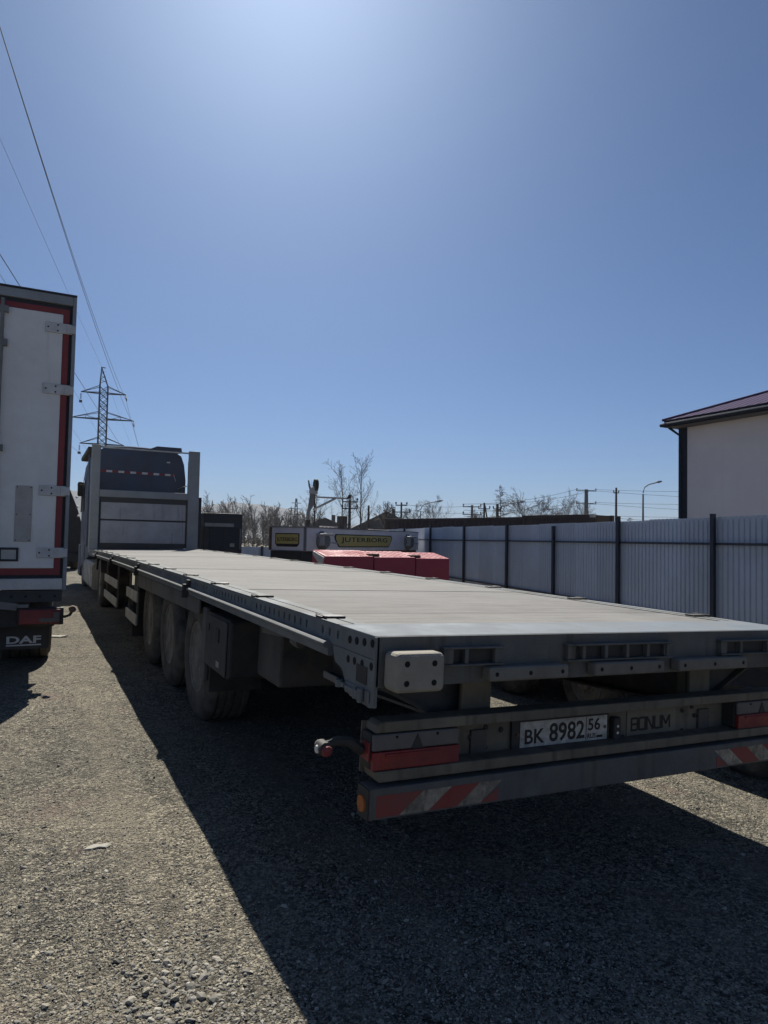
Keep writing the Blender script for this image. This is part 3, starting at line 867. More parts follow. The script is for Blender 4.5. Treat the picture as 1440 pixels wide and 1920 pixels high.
# tool box
tb = tp('tool_box', MB().box(-1.252, -0.86, 2.20, 2.86, -0.60, -0.21), 'black_steel', bevel=0.025, seg=3)
tp('box_door', MB().box(-1.2525, -1.264, 2.225, 2.835, -0.585, -0.225), 'machine_dark', tb, bevel=0.012)
tp('box_catch', MB().box(-1.2645, -1.272, 2.41, 2.50, -0.385, -0.29), 'black_steel', tb, bevel=0.006)
tp('box_catch', MB().box(-1.2645, -1.270, 2.70, 2.735, -0.335, -0.285), 'black_steel', tb, bevel=0.004)
tp('box_sticker', MB().box(-1.2645, -1.2655, 2.385, 2.47, -0.55, -0.51), 'pale_strip', tb)
b2 = tp('storage_box', MB().box(-1.06, -0.60, 1.72, 2.18, -0.56, -0.16), 'chassis', bevel=0.02)
tp('air_tank', MB().lathe((-0.52, 1.05, -0.38), (0, 1, 0), [(-0.02, 0.06), (0.0, 0.14), (0.03, 0.165), (0.60, 0.165), (0.63, 0.14), (0.65, 0.06)], 18), 'chassis', smooth=True)
tp('winch', MB().lathe((-1.13, 1.20, -0.20), (0, 1, 0), [(-0.03, 0.03), (0.0, 0.034), (0.05, 0.034), (0.08, 0.03)], 12).box(-1.16, -1.10, 1.16, 1.28, -0.17, -0.11), 'galv_dark', smooth=True)
tp('support_strut', MB().bar((-1.05, 1.0, -0.16), (-0.80, 1.0, -0.36), 0.035).bar((-1.20, 1.62, -0.19), (-1.0, 0.75, -0.17), 0.03), 'galv_dark')
# side guards
for s in (-1, 1):
    for (a, b) in ((6.72, 7.82), (9.08, 11.25)):
        gd = tp('side_guard', MB().box(s * 1.215, s * 1.24, a + 0.1, a + 0.15, -0.80, -0.155), 'galv_dark')
        tp('guard_post', MB().box(s * 1.215, s * 1.24, b - 0.18, b - 0.13, -0.80, -0.155), 'galv_dark', gd)
        for (z0, z1) in ((-0.515, -0.385), (-0.80, -0.67)):
            tp('guard_rail', MB().box(s * 1.2405, s * 1.265, a, b, z0, z1), 'alu', gd, bevel=0.006)
    lg = tp('landing_leg', MB().box(s * 0.98, s * 0.84, 8.40, 8.54, -0.72, -0.16).box(s * 0.965, s * 0.855, 8.415, 8.525, -0.96, -0.72), 'black_steel', bevel=0.006)
    tp('leg_foot', MB().box(s * 1.04, s * 0.78, 8.34, 8.60, -1.0, -0.961), 'black_steel', lg, bevel=0.01)
sp = tp('spare_wheel_carrier', MB().box(-1.10, 0.9, 7.86, 7.92, -0.55, -0.2).box(-1.10, -1.04, 7.86, 8.3, -0.62, -0.2), 'black_steel')
fp = tp('front_flap', MB().box(-1.2, -0.72, 7.50, 7.515, -1.04, -0.45), 'black_steel')
et = text_geo('E', 0.035, 0.05, (-1.03, 7.4985, -0.96), (1, 0, 0), (0, 0, 1), 0.001, 0.01)
tp('lettering', et, 'print_white', fp)
em = MB()
for (x0, x1, z0, z1) in ((-1.05, -0.975, -0.975, -0.97), (-1.05, -0.975, -0.90, -0.895), (-1.05, -1.045, -0.97, -0.90), (-0.98, -0.975, -0.97, -0.90)):
    em.box(x0, x1, 7.4975, 7.4985, z0, z1)
tp('mark_frame', em, 'print_white', fp)

# headboard
HB = LT + 0.005
z0 = 1.168
hb = MB().box(-1.295, -1.095, HB, HB + 0.13, z0 - 0.10, 3.665)
tp('headboard_post', hb, 'headboard_post', xf=None, bevel=0.012)
hb = MB().box(0.985, 1.255, HB, HB + 0.13, z0 - 0.06, 3.665)
tp('headboard_post', hb, 'headboard_post', xf=None, bevel=0.012)
tp('headboard_beam', MB().box(-1.094, 0.984, HB + 0.01, HB + 0.12, 2.415, 2.585), 'headboard_post', xf=None, bevel=0.008)
fr = MB().box(-1.094, 0.984, HB + 0.045, HB + 0.10, 2.29, 2.414).box(-1.094, 0.984, HB + 0.04, HB + 0.10, z0 + 0.03, 1.305)
fr.box(-1.094, -1.05, HB + 0.045, HB + 0.10, 1.305, 2.29).box(0.945, 0.984, HB + 0.045, HB + 0.10, 1.305, 2.29).box(-1.05, 0.945, HB + 0.07, HB + 0.10, 1.845, 1.885)
tp('headboard_frame', fr, 'headboard_dark', xf=None)
for (a, b) in ((1.886, 2.289), (1.306, 1.844)):
    bd = MB().box(-1.049, 0.944, HB + 0.05, HB + 0.085, a, b)
    tp('headboard_board', bd, 'headboard', xf=None, bevel=0.006)
tp('top_rail', MB().bar((-1.094, HB + 0.06, 3.615), (0.984, HB + 0.06, 3.61), 0.03, 0.035), 'alu', xf=None)

# ------------------------------------------------------------------ tractor unit in front of the trailer
tractor = thing('truck_tractor', 'dark truck cab coupled ahead of the flatbed trailer, striped tape across its back', 'truck', (0, 16.5, 0))
OFF = (0, 16.5, 0)
def kp(name, mb, m, parent=None, **k):
    return build(name, mb, m, parent or tractor, off=OFF, **k)
def loft(sections):
    mb = MB()
    k = len(sections[0])
    for s in sections: mb.v += [tuple(p) for p in s]
    for j in range(len(sections) - 1):
        for i in range(k):
            mb.f.append((j * k + i, (j + 1) * k + i, (j + 1) * k + (i + 1) % k, j * k + (i + 1) % k))
    mb.f.append(tuple(range(k))); mb.f.append(tuple(range((len(sections) - 1) * k, len(sections) * k))[::-1])
    return mb
def cab_section(y, w, zt, zb, cx=-0.05):
    pts = [(-w, zb), (w, zb), (w, zt - 0.75), (w - 0.05, zt - 0.35), (w - 0.13, zt - 0.12), (w - 0.30, zt - 0.02), (0, zt + 0.03), (-w + 0.30, zt - 0.02), (-w + 0.13, zt - 0.12), (-w + 0.05, zt - 0.35), (-w, zt - 0.75)]
    return [(x + cx, y, z) for x, z in pts]
cab = kp('cab', loft([cab_section(16.5, 1.17, 3.76, 0.95), cab_section(18.0, 1.20, 3.84, 0.75), cab_section(19.2, 1.20, 3.78, 0.55), cab_section(19.95, 1.18, 3.45, 0.45), cab_section(20.25, 1.14, 2.6, 0.40)]), 'cab_dark', smooth=True)
kp('roof_spoiler', loft([[(x, 16.45, z) for x, z in ((0.05, 3.72), (1.0, 3.72), (0.98, 3.86), (0.35, 3.86))], [(x, 17.7, z) for x, z in ((0.05, 3.82), (1.0, 3.82), (0.95, 3.93), (0.35, 3.93))]]), 'cab_dark')
kp('sun_visor', MB().box(-1.32, -1.10, 16.5, 19.4, 3.62, 3.74), 'black_steel', bevel=0.03)
kp('roof_glint_bar', MB().tube([(-1.0, 16.55, 3.76), (-0.3, 16.55, 3.80), (0.2, 16.55, 3.79)], 0.02, 8), 'alu', smooth=True)  # pale tube shaped as the white glints along the cab roof, no lamp
for s, x in ((-1, -1.27), (1, 1.17)):
    kp('side_window', MB().prism([(18.2, 2.15), (19.7, 2.15), (19.45, 2.95), (18.2, 3.0)], 'x', x - 0.004 * (1 if s > 0 else 1), x + 0.012), 'cab_glass', cab)
    mr = kp('mirror', MB().box(x - s * 0.06, x + s * 0.10, 19.7, 19.85, 2.62, 3.05), 'black_steel', cab, bevel=0.05, seg=3)
    kp('mirror_arm', MB().tube([(x, 19.6, 2.95), (x + s * 0.10, 19.75, 2.95)], 0.02, 6), 'black_steel', cab)
    kp('deflector', MB().prism([(16.1, 1.2), (16.49, 1.2), (16.49, 3.5), (16.33, 3.5), (16.14, 3.0)], 'x', x + s * 0.0, x + s * 0.03), 'cab_dark')
tk = MB()
tk.prism([(-1.27, 0.32), (-1.22, 0.24), (-0.72, 0.24), (-0.66, 0.32), (-0.66, 0.78), (-0.72, 0.86), (-1.22, 0.86), (-1.27, 0.78)], 'y', 14.55, 17.4)
ft = kp('fuel_tank', tk, 'alu', bevel=0.02)
for k in range(6):
    y = 14.72 + k * 0.48
    kp('tank_strap', MB().prism([(-1.279, 0.315), (-1.225, 0.231), (-0.715, 0.231), (-0.651, 0.315), (-0.651, 0.785), (-0.715, 0.869), (-1.225, 0.869), (-1.279, 0.785)], 'y', y, y + 0.05), 'galv', ft)
for s in (-1, 1):
    kp('frame_rail', MB().box(s * 0.36, s * 0.44, 12.3, 19.8, 0.72, 0.98), 'black_steel')
    for y in (12.95, 18.75):
        make_wheel(tractor, s * 1.21, y, gz(s * 1.1, y) + 0.515, s, 0.52, 0.33 if y > 15 else 0.56, kp, dish=0.10)
    kp('mudguard', MB().prism([(12.35, 0.75), (12.5, 1.0), (12.75, 1.1), (13.2, 1.1), (13.45, 1.0), (13.6, 0.75), (13.56, 0.75), (13.42, 0.97), (13.18, 1.07), (12.77, 1.07), (12.53, 0.97), (12.39, 0.75)], 'x', s * 1.24, s * 0.64), 'black_steel')
    kp('step_skirt', MB().box(s * 1.26, s * 1.1, 17.5, 18.1, 0.3, 1.25), 'cab_dark', bevel=0.03)
    kp('front_skirt', MB().box(s * 1.26, s * 1.1, 19.4, 20.3, 0.3, 1.2), 'cab_dark', bevel=0.03)
# tape across the cab back, red and pale lengths
tx, k = -1.02, 0
while tx < 0.80:
    ln = 0.14 if k % 2 else 0.15
    kp('tape_strip', MB().box(tx, min(tx + ln, 0.83), 16.485, 16.497, 3.11 - 0.004 * k * 0.3, 3.162 - 0.004 * k * 0.3), 'print_white' if k % 2 else 'truck_red', cab)
    tx += ln; k += 1
kp('tape_strip', MB().bar((0.80, 16.49, 3.14), (0.86, 16.48, 2.96), 0.045, 0.01), 'print_white', cab)
kp('cab_latch', MB().box(0.62, 0.70, 16.47, 16.497, 3.44, 3.47), 'white_lens', cab)
kp('air_hose', MB().tube([(0.9, 16.45, 2.75), (1.0, 16.2, 2.80), (1.09, 16.0, 2.82)], 0.012, 6), 'alu')

# ------------------------------------------------------------------ white box truck on the left
bt = thing('box_truck', 'white refrigerated box truck seen from behind at the left edge, red door border', 'truck', (-3.39, 5.07, 0))
BO = (-3.39, 5.07, 0)
def bp(name, mb, m, parent=None, **k):
    return build(name, mb, m, parent or bt, off=BO, **k)
XR, XL, YB = -2.133, -4.647, 5.07
bp('body', MB().box(XL, XR, YB + 0.06, 12.6, 1.0, 3.835), 'truck_side', bevel=0.02)
fr = MB().box(XR - 0.034, XR, YB, YB + 0.0595, 0.96, 3.845).box(XL, XL + 0.034, YB, YB + 0.0595, 0.96, 3.845)
fr.box(XL + 0.034, XR - 0.034, YB, YB + 0.0595, 3.755, 3.845)
bp('rear_frame', fr, 'truck_grey', bevel=0.006)
bp('frame_edge', MB().box(XL, XR, YB - 0.01, YB + 0.10, 3.846, 3.862), 'seal_dark')
bp('bottom_bar', MB().box(XL + 0.036, XR - 0.036, YB - 0.004, YB + 0.055, 0.965, 1.07), 'hinge_white', bevel=0.006)
bp('door_seal', MB().box(XL + 0.036, XR - 0.036, YB + 0.035, YB + 0.058, 1.0705, 3.754), 'seal_dark')
XM = (XL + XR) / 2
for s, a, b in ((1, XM + 0.006, XR - 0.062), (-1, XL + 0.062, XM - 0.006)):
    bo = MB()
    bo.box(a, b, YB + 0.012, YB + 0.034, 1.105, 1.168).box(a, b, YB + 0.012, YB + 0.034, 3.655, 3.712)
    if s > 0: bo.box(b - 0.055, b, YB + 0.012, YB + 0.034, 1.169, 3.654)
    else: bo.box(a, a + 0.055, YB + 0.012, YB + 0.034, 1.169, 3.654)
    bp('door_border', bo, 'truck_red')
    da, db = (a, b - 0.056) if s > 0 else (a + 0.056, b)
    dr = bp('door', MB().box(da, db, YB + 0.004, YB + 0.034, 1.169, 3.654), 'truck_white', bevel=0.006)
    for zc in (3.513, 2.91, 1.918, 1.318):
        if s > 0: hx0, hx1 = XR - 0.272, XR - 0.035
        else: hx0, hx1 = XL + 0.272, XL + 0.035
        hg = MB().box(hx0, hx1, YB - 0.012, YB + 0.0035, zc - 0.05, zc + 0.05).box(hx1 - 0.05 * s, hx1 + 0.033 * s, YB - 0.022, YB - 0.004, zc - 0.04, zc + 0.04)
        ho = bp('hinge', hg, 'hinge_white', dr, bevel=0.006)
    bl = MB()
    for zc in (3.513, 2.91, 1.918, 1.318):
        hx0 = XR - 0.272 if s > 0 else XL + 0.272
        for dx, dz in ((0.025, 0.0), (0.11, 0.028), (0.11, -0.028)):
            bl.lathe((hx0 + s * dx, YB - 0.012, zc + dz), (0, -1, 0), [(0, 0.009), (0.005, 0.007)], 8)
    bp('hinge_bolt', bl, 'seal_dark', dr)
    rx = XM + s * 0.62
    lr = MB().tube([(rx, YB - 0.03, 1.0), (rx, YB - 0.03, 3.72)], 0.017, 10)
    for zc in (3.62, 3.30, 2.3, 1.25):
        lr.box(rx - 0.05, rx + 0.05, YB - 0.045, YB + 0.003, zc - 0.03, zc + 0.03)
    bp('lock_rod', lr, 'steel_grey', dr, smooth=True)
mp = bp('marker_panel', MB().box(-2.60, -2.456, YB - 0.004, YB + 0.0035, 1.42, 1.955), 'marker_plate', dr, bevel=0.003)
mb = MB()
for x in (-2.585, -2.471):
    for z in (1.94, 1.68, 1.435): mb.lathe((x, YB - 0.004, z), (0, -1, 0), [(0, 0.006), (0.004, 0.005)], 8)
bp('panel_screw', mb, 'seal_dark', mp)
hr = MB()
for (x0, x1, z0, z1) in ((-2.72, -2.555, 1.345, 1.365), (-2.72, -2.555, 1.235, 1.255), (-2.575, -2.555, 1.255, 1.345), (-2.72, -2.70, 1.255, 1.345)):
    hr.box(x0, x1, YB - 0.014, YB + 0.0035, z0, z1)
hd = bp('handle_recess', hr, 'seal_dark', dr, bevel=0.005)
bp('handle_plate', MB().box(-2.70, -2.575, YB - 0.004, YB + 0.0035, 1.255, 1.345), 'steel_pale', hd)
bp('catch', MB().box(-2.79, -2.725, YB - 0.012, YB + 0.003, 1.30, 1.365), 'hinge_white', dr)
# chassis end, lamps, flaps
ce = MB().box(XL + 0.05, XR - 0.045, YB + 0.02, YB + 0.10, 0.845, 0.955)
ce.box(XL + 0.05, XR - 0.03, YB + 0.0, YB + 0.02, 0.935, 0.955).box(XR - 0.24, XR - 0.035, YB + 0.0, YB + 0.0195, 0.85, 0.934)
bp('chassis_end', ce, 'machine_dark')
bb = MB()
for x in (-2.36, -2.23, -2.48, -2.60, -2.72): bb.lathe((x, YB + 0.02 if x < -2.4 else YB - 0.0, 0.90), (0, -1, 0), [(0, 0.012), (0.004, 0.010)], 8)
bp('bolt_or_hole', bb, 'hole')  # near-black dots painting the shaded holes of the steel frame
bp('lift_beam', MB().box(XL + 0.1, -2.45, YB + 0.03, YB + 0.12, 0.79, 0.825).bar((-2.82, YB + 0.02, 0.84), (-2.55, YB + 0.05, 0.80), 0.05, 0.07), 'steel_grey', bevel=0.006)
bp('bumper', MB().box(XL + 0.1, XR - 0.09, YB + 0.10, YB + 0.2, 0.60, 0.79), 'black_steel', bevel=0.01)
for s in (-1, 1):
    cx = XM + s * 1.05
    a, b = (cx - 0.205, cx + 0.195) if s > 0 else (cx - 0.195, cx + 0.205)
    hs = bp('tail_lamp', MB().box(a, b, YB + 0.04, YB + 0.099, 0.62, 0.785), 'black_steel', bevel=0.008)
    bp('red_lens', MB().box(a + 0.012, b - 0.03, YB + 0.022, YB + 0.0395, 0.632, 0.772), 'red_lens', hs, bevel=0.008)
    bp('clear_lens', MB().box(a + 0.19, b - 0.035, YB + 0.014, YB + 0.0215, 0.65, 0.69).box(b - 0.09, b - 0.035, YB + 0.014, YB + 0.0215, 0.6905, 0.745), 'clear_lens', hs, bevel=0.004)
    f0, f1 = (-2.80, -2.262) if s > 0 else (XL + 0.13, XL + 0.67)
    fp = bp('mud_flap', MB().box(f0, f1, YB + 0.24, YB + 0.25, 0.372, 0.66), 'black_steel')
    c0 = -2.632 if s > 0 else XL + 0.25
    t = text_geo('DAF', 0.30, 0.072, (c0, YB + 0.2395, 0.425), (1, 0, 0), (0, 0, 1), 0.0015, 0.03)
    bp('lettering', t, 'print_white', fp)
    bp('underline', MB().box(c0 - 0.002, c0 + 0.302, YB + 0.238, YB + 0.2395, 0.402, 0.415), 'print_white', fp)
sa = bp('marker_arm', MB().tube([(-2.20, YB + 0.08, 0.70), (-2.13, YB + 0.05, 0.695), (-2.09, YB + 0.05, 0.71), (-2.072, YB + 0.05, 0.745)], [0.016, 0.014, 0.014, 0.016], 8), 'black_steel', smooth=True)
bp('marker_ball', MB().lathe((-2.067, YB + 0.05, 0.768), (0, -1, 0), [(-0.035, 0.012), (-0.026, 0.028), (0, 0.036), (0.026, 0.028), (0.035, 0.012)], 12), 'rust', sa, smooth=True)
for s in (-1, 1):
    bp('frame_rail', MB().box(XM + s * 0.38, XM + s * 0.46, YB + 0.2, 14.5, 0.72, 0.98), 'black_steel')
    for y in (6.7, 13.4):
        make_wheel(bt, XM + s * 1.17, y, gz(XM + s, y) + 0.48, s, 0.485, 0.52 if y < 8 else 0.3, bp, dish=0.10)
cb = bp('cab', loft([[(XM + x, y, z) for x, z in ((-w, 0.5), (w, 0.5), (w, zt - 0.4), (w - 0.15, zt), (-w + 0.15, zt), (-w, zt - 0.4))] for y, w, zt in ((12.75, 1.18, 2.95), (13.8, 1.18, 3.0), (14.5, 1.15, 2.7), (14.75, 1.12, 1.7))]), 'truck_white', smooth=True)
bp('windscreen', MB().prism([(XM - 0.95, 1.75), (XM + 0.95, 1.75), (XM + 0.9, 2.45), (XM - 0.9, 2.45)], 'y', 14.55, 14.76), 'cab_glass', cb)

# ------------------------------------------------------------------ dark truck far ahead between the two
dk = thing('parked_truck', 'black truck parked far ahead in the gap between box truck and flatbed', 'truck', (-2.1, 29, 0))
DO = (-2.1, 29, 0)
def dp(name, mb, m, parent=None, **k):
    return build(name, mb, m, parent or dk, off=DO, **k)
cab2 = dp('cab', loft([[(x, y, z) for x, z in ((-3.3, 0.75), (-0.72, 0.75), (-0.74, 1.9), (-0.95, 2.6), (-1.25, 3.35), (-1.5, zt), (-2.6, zt), (-2.95, 3.35), (-3.2, 2.6), (-3.3, 1.9))] for y, zt in ((28.5, 3.46), (30.0, 3.5), (31.0, 3.3))]), 'black_steel', smooth=True)
dp('bumper', MB().box(-3.3, -0.72, 28.3, 28.5, 0.35, 0.72), 'black_steel', bevel=0.04)
dp('rear_window', MB().box(-2.7, -1.5, 28.46, 28.5, 2.3, 3.0), 'cab_glass', cab2, bevel=0.02)
for (x, z) in ((-0.86, 3.02), (-0.82, 2.62), (-0.78, 2.25)):
    dp('chrome_fitting', MB().lathe((x - 0.12, 28.42, z), (0, -1, 0), [(0, 0.05), (0.08, 0.03)], 10), 'white_lens', cab2)
for s in (-1, 1):
    for y in (29.2, 32.5): make_wheel(dk, -2.0 + s * 1.2, y, 0.5, s, 0.5, 0.3, dp)
dp('frame', MB().box(-2.5, -1.5, 28.6, 33.5, 0.7, 0.95), 'black_steel')

# ------------------------------------------------------------------ machine housing right of the headboard
mh = thing('machine_housing', 'dark steel machine housing with pale strip, right of the headboard', 'machine', (2.4, 17.9, 0))
MO = (2.4, 17.9, 0)
def mp_(name, mb, m, parent=None, **k):
    return build(name, mb, m, parent or mh, off=MO, **k)
mp_('body', MB().box(1.86, 2.98, 17.5, 18.9, 0.55, 2.19), 'machine_dark', bevel=0.02)
for x in (2.02, 2.44):
    mp_('door', MB().box(x, x + 0.40, 17.478, 17.499, 1.12, 1.78), 'seal_dark', bevel=0.006)
mp_('pale_strip', MB().box(1.88, 2.72, 17.47, 17.499, 1.80, 1.90), 'pale_strip', bevel=0.004)
mp_('notice', MB().box(2.62, 2.75, 17.47, 17.4775, 1.22, 1.32), 'pale_strip')
mp_('hook_frame', MB().box(1.66, 1.78, 17.5, 17.62, 0.1, 2.62).box(1.38, 1.66, 17.5, 17.62, 2.51, 2.62).box(1.38, 1.48, 17.5, 17.62, 1.2, 2.5099).box(1.48, 1.66, 17.5, 17.62, 1.36, 1.48), 'machine_dark', bevel=0.02)
mp_('corner_rail', MB().box(2.90, 2.94, 17.46, 17.499, 1.15, 1.75), 'steel_grey')
mp_('skid', MB().box(1.9, 2.05, 17.5, 18.9, 0.0, 0.549).box(2.78, 2.93, 17.5, 18.9, 0.0, 0.549), 'black_steel')

# ------------------------------------------------------------------ white box body with signs
C0 = Vector((4.615, 16.59, 0)); R0 = Vector((11.16, 21.35, 0))
ux = (R0 - C0).normalized(); LEN = (R0 - C0).length
uy = Vector((-ux.y, ux.x, 0))
jb = thing('white_steel_box', 'long white steel box body carrying two yellow JUTERBORG signs', 'box body', C0)
def jxf(a, b, c):
    return (ux.x * a + uy.x * b, ux.y * a + uy.y * b, c)
def jp(name, mb, m, parent=None, **k):
    return build(name, mb, m, parent or jb, xf=jxf, **k)
WID = 1.3
body = jp('body', MB().box(0, LEN, 0, WID, 1.13, 1.83), 'white_box', bevel=0.025)
jp('top_rim', MB().box(-0.02, LEN + 0.02, -0.02, 0.04, 1.8305, 1.85).box(-0.02, 0.04, 0.0405, WID, 1.8305, 1.85), 'steel_grey')
jp('corner_trim', MB().box(-0.008, 0.05, -0.008, -0.0005, 1.14, 1.83).box(-0.008, -0.0005, 0, 0.06, 1.14, 1.83), 'steel_grey', bevel=0.003)
jp('end_trim', MB().box(-0.010, -0.0005, WID - 0.10, WID, 1.14, 1.84), 'rust', bevel=0.003)
fr = MB().box(-0.05, LEN, 0.1, WID - 0.1, 0.62, 1.129)
jp('under_frame', fr, 'black_steel')
for a in (1.0, 4.2, 6.6):
    jp('support_block', MB().box(a, a + 0.5, 0.05, WID - 0.05, -0.1, 0.619), 'black_steel')
def sign_poly(c, w, h, z):
    k = 0.16 * h
    return [(c - w / 2 + k, z + h / 2), (c - w / 2, z + h / 2 - k), (c - w / 2 + 0.02, z + 0.1 * h), (c - w / 2 + 0.55 * h, z - h / 2 + k * 0.5), (c - w / 2 + 0.75 * h, z - h / 2), (c + w / 2 - 0.75 * h, z - h / 2), (c + w / 2 - 0.55 * h, z - h / 2 + k * 0.5), (c + w / 2 - 0.02, z + 0.1 * h), (c + w / 2, z + h / 2 - k), (c + w / 2 - k, z + h / 2)]
c, wd, h, zc = 3.66, 4.05, 0.42, 1.455
sg = jp('sign', MB().prism(sign_poly(c, wd, h, zc), 'y', -0.016, -0.0005), 'print_black', body)
jp('sign_face', MB().prism(sign_poly(c, wd - 0.13, h - 0.065, zc), 'y', -0.02, -0.0165), 'sign_yellow', sg)
t = text_geo('JUTERBORG', 3.25, 0.20, (c - 1.625, -0.0202, zc - 0.085), (1, 0, 0), (0, 0, 1), 0.003, 0.012, 1.05)
jp('lettering', t, 'print_black', sg)
def endp(mb):
    """turn a panel made for the long face onto the short end face"""
    m2 = MB(); m2.v = [(y, WID - x, z) for x, y, z in mb.v]; m2.f = [q for q in mb.f]
    return m2
c2, w2, h2 = 0.66, 0.86, 0.40
s2 = jp('sign', endp(MB().prism([(c2 - w2 / 2, zc + h2 / 2), (c2 - w2 / 2, zc - h2 / 2 + 0.08), (c2 - w2 / 2 + 0.08, zc - h2 / 2), (c2 + w2 / 2 - 0.08, zc - h2 / 2), (c2 + w2 / 2, zc - h2 / 2 + 0.08), (c2 + w2 / 2, zc + h2 / 2)], 'y', -0.016, -0.0005)), 'print_black', body)
jp('sign_face', endp(MB().box(c2 - w2 / 2 + 0.03, c2 + w2 / 2 - 0.03, -0.02, -0.0165, zc - h2 / 2 + 0.085, zc + h2 / 2 - 0.03)), 'sign_yellow', s2)
jp('lettering', endp(text_geo('JUTERBORG', w2 - 0.12, 0.15, (c2 - w2 / 2 + 0.06, -0.0202, zc - 0.075), (1, 0, 0), (0, 0, 1), 0.003, 0.012)), 'print_black', s2)
for a in (0.88, 7.05):
    dr_ = jp('winch_drum', MB().lathe((a, -0.001, 1.44), (0, -1, 0), [(0, 0.30), (0.06, 0.30), (0.14, 0.24), (0.20, 0.20)], 18), 'steel_grey', smooth=True)
    jp('drum_cover', MB().box(a - 0.30, a + 0.28, -0.26, -0.0005, 1.60, 1.66).box(a - 0.26, a - 0.20, -0.24, -0.0005, 1.30, 1.5995), 'steel_pale', dr_, bevel=0.01)
    jp('drum_pin', MB().tube([(a + 0.1, -0.2, 1.40), (a + 0.6, -0.2, 1.38)], 0.02, 6), 'steel_pale', dr_)
tr = MB().bar((1.6, 0.5, 1.90), (2.6, 0.5, 1.90), 0.04)
for k in range(5): tr.bar((1.6 + k * 0.25, 0.5, 1.83), (1.6 + k * 0.25, 0.5, 1.92), 0.05)
jp('roof_rail', tr, 'alu')
jp('roof_box', MB().box(2.75, 3.05, 0.35, 0.6, 1.831, 2.28), 'black_steel', bevel=0.02)
jp('roof_ladder', MB().bar((4.6, 0.4, 1.86), (6.2, 0.4, 1.86), 0.05).bar((0.1, 0.6, 1.87), (0.5, 0.9, 1.87), 0.06), 'alu')

# crane mast standing on the box
cmst = thing('crane_mast', 'grey crane mast with upright disc and lamp arm above the white box', 'crane', (5.02, 17.5, 1.83))
CR = Vector((0.891, -0.454, 0)); CN = Vector((0.454, 0.891, 0))
def cxf(u, n, z): return (CR.x * u + CN.x * n, CR.y * u + CN.y * n, z)
def cpart(name, mb, m, parent=None, **k): return build(name, mb, m, parent or cmst, xf=cxf, **k)
mast = cpart('mast', MB().prism([(-0.055, 0.0), (0.055, 0.0), (0.06, 0.5), (0.17, 0.72), (0.20, 1.08), (0.05, 1.08), (-0.005, 0.62), (-0.05, 0.45)], 'y', -0.07, 0.07), 'steel_grey', bevel=0.02)
cpart('base_collar', MB().lathe((0, 0, 0.0), (0, 0, 1), [(0, 0.09), (0.24, 0.085), (0.26, 0.06)], 14), 'black_steel')
cpart('mast_head', MB().prism([(0.02, 1.06), (0.28, 1.04), (0.27, 1.2), (0.15, 1.28), (0.03, 1.2)], 'y', -0.09, 0.09), 'steel_pale', bevel=0.03)
cpart('sheave', MB().lathe((0.22, 0.0, 1.32), (0.94, 0.34, 0), [(-0.05, 0.10), (-0.05, 0.19), (-0.02, 0.20), (0.02, 0.20), (0.05, 0.19), (0.05, 0.10)], 20), 'black_steel', smooth=True)
cpart('horn', MB().tube([(0.06, 0, 1.18), (0.02, 0, 1.3), (-0.01, 0, 1.47)], [0.035, 0.03, 0.02], 8), 'steel_grey')
cpart('brace', MB().tube([(0.15, 0, 0.56), (0.84, 0, 0.93)], 0.035, 8), 'steel_pale', smooth=True)
arm = cpart('lamp_arm', MB().tube([(0.24, 0, 0.955), (1.2, 0, 0.93)], 0.028, 8), 'steel_pale', smooth=True)
cpart('flood_lamp', MB().prism([(1.18, 0.91), (1.31, 0.93), (1.31, 1.04), (1.26, 1.06), (1.2, 0.98)], 'y', -0.08, 0.08), 'black_steel', arm, bevel=0.012)
cpart('guide_rod', MB().tube([(0.19, 0.05, 0.0), (0.195, 0.05, 1.05)], 0.02, 6), 'black_steel')

# ------------------------------------------------------------------ red lowbed, and the low trailer beside the flatbed
lw = thing('red_lowbed', 'red lowbed with three checker plate ramp boxes in front of the white box', 'trailer', (4.3, 11.2, 0))
LO = (4.3, 11.2, 0)
def lp(name, mb, m, parent=None, **k): return build(name, mb, m, parent or lw, off=LO, **k)
segs = [(2.83, 3.92), (3.94, 4.93), (4.95, 5.80)]
for i, (a, b) in enumerate(segs):
    zt = (1.155, 1.14, 1.12)[i]
    bx = lp('ramp_box', MB().prism([(10.62, 0.45), (10.62, zt), (11.3, zt + 0.115), (11.36, zt + 0.10), (11.36, 0.45)], 'x', a, b), 'lowbed_red', bevel=0.012)
    ck = MB()
    nx_, ny_ = int((b - a) / 0.075), 9
    for ix in range(nx_):
        for iy in range(ny_):
            t = (iy + 0.5) / ny_
            yy, zz = 10.64 + 0.64 * t, zt + 0.004 + 0.1145 * (0.02 + 0.94 * t)
            xx = a + 0.04 + (b - a - 0.08) * (ix + 0.5) / nx_
            d = 0.016 if (ix + iy) % 2 else -0.016
            ck.bar((xx - 0.016, yy - d, zz - 0.003 * (d > 0)), (xx + 0.016, yy + d, zz + 0.003 * (d > 0)), 0.012, 0.006)
    ckp = lp('checker_plate', ck, 'lowbed_plate', bx)
    ckp['kind'] = 'stuff'
    if i:
        lp('hinge_lug', MB().box(a - 0.10, a + 0.16, 10.70, 10.86, zt + 0.016, zt + 0.07), 'rust', bx, bevel=0.012)
lp('deck', MB().box(2.85, 5.8, 11.4, 14.6, 0.5, 0.70), 'machine_dark', bevel=0.02)
lp('pale_edge', MB().prism([(10.75, 0.9), (10.66, 1.13), (11.28, 1.25), (11.3, 1.18)], 'x', 2.812, 2.829), 'hinge_white')
for s, x in ((-1, 2.86), (1, 5.78)):
    for y in (11.9, 13.0): make_wheel(lw, x + s * 0.02, y, 0.29, s, 0.36, 0.3, lp)
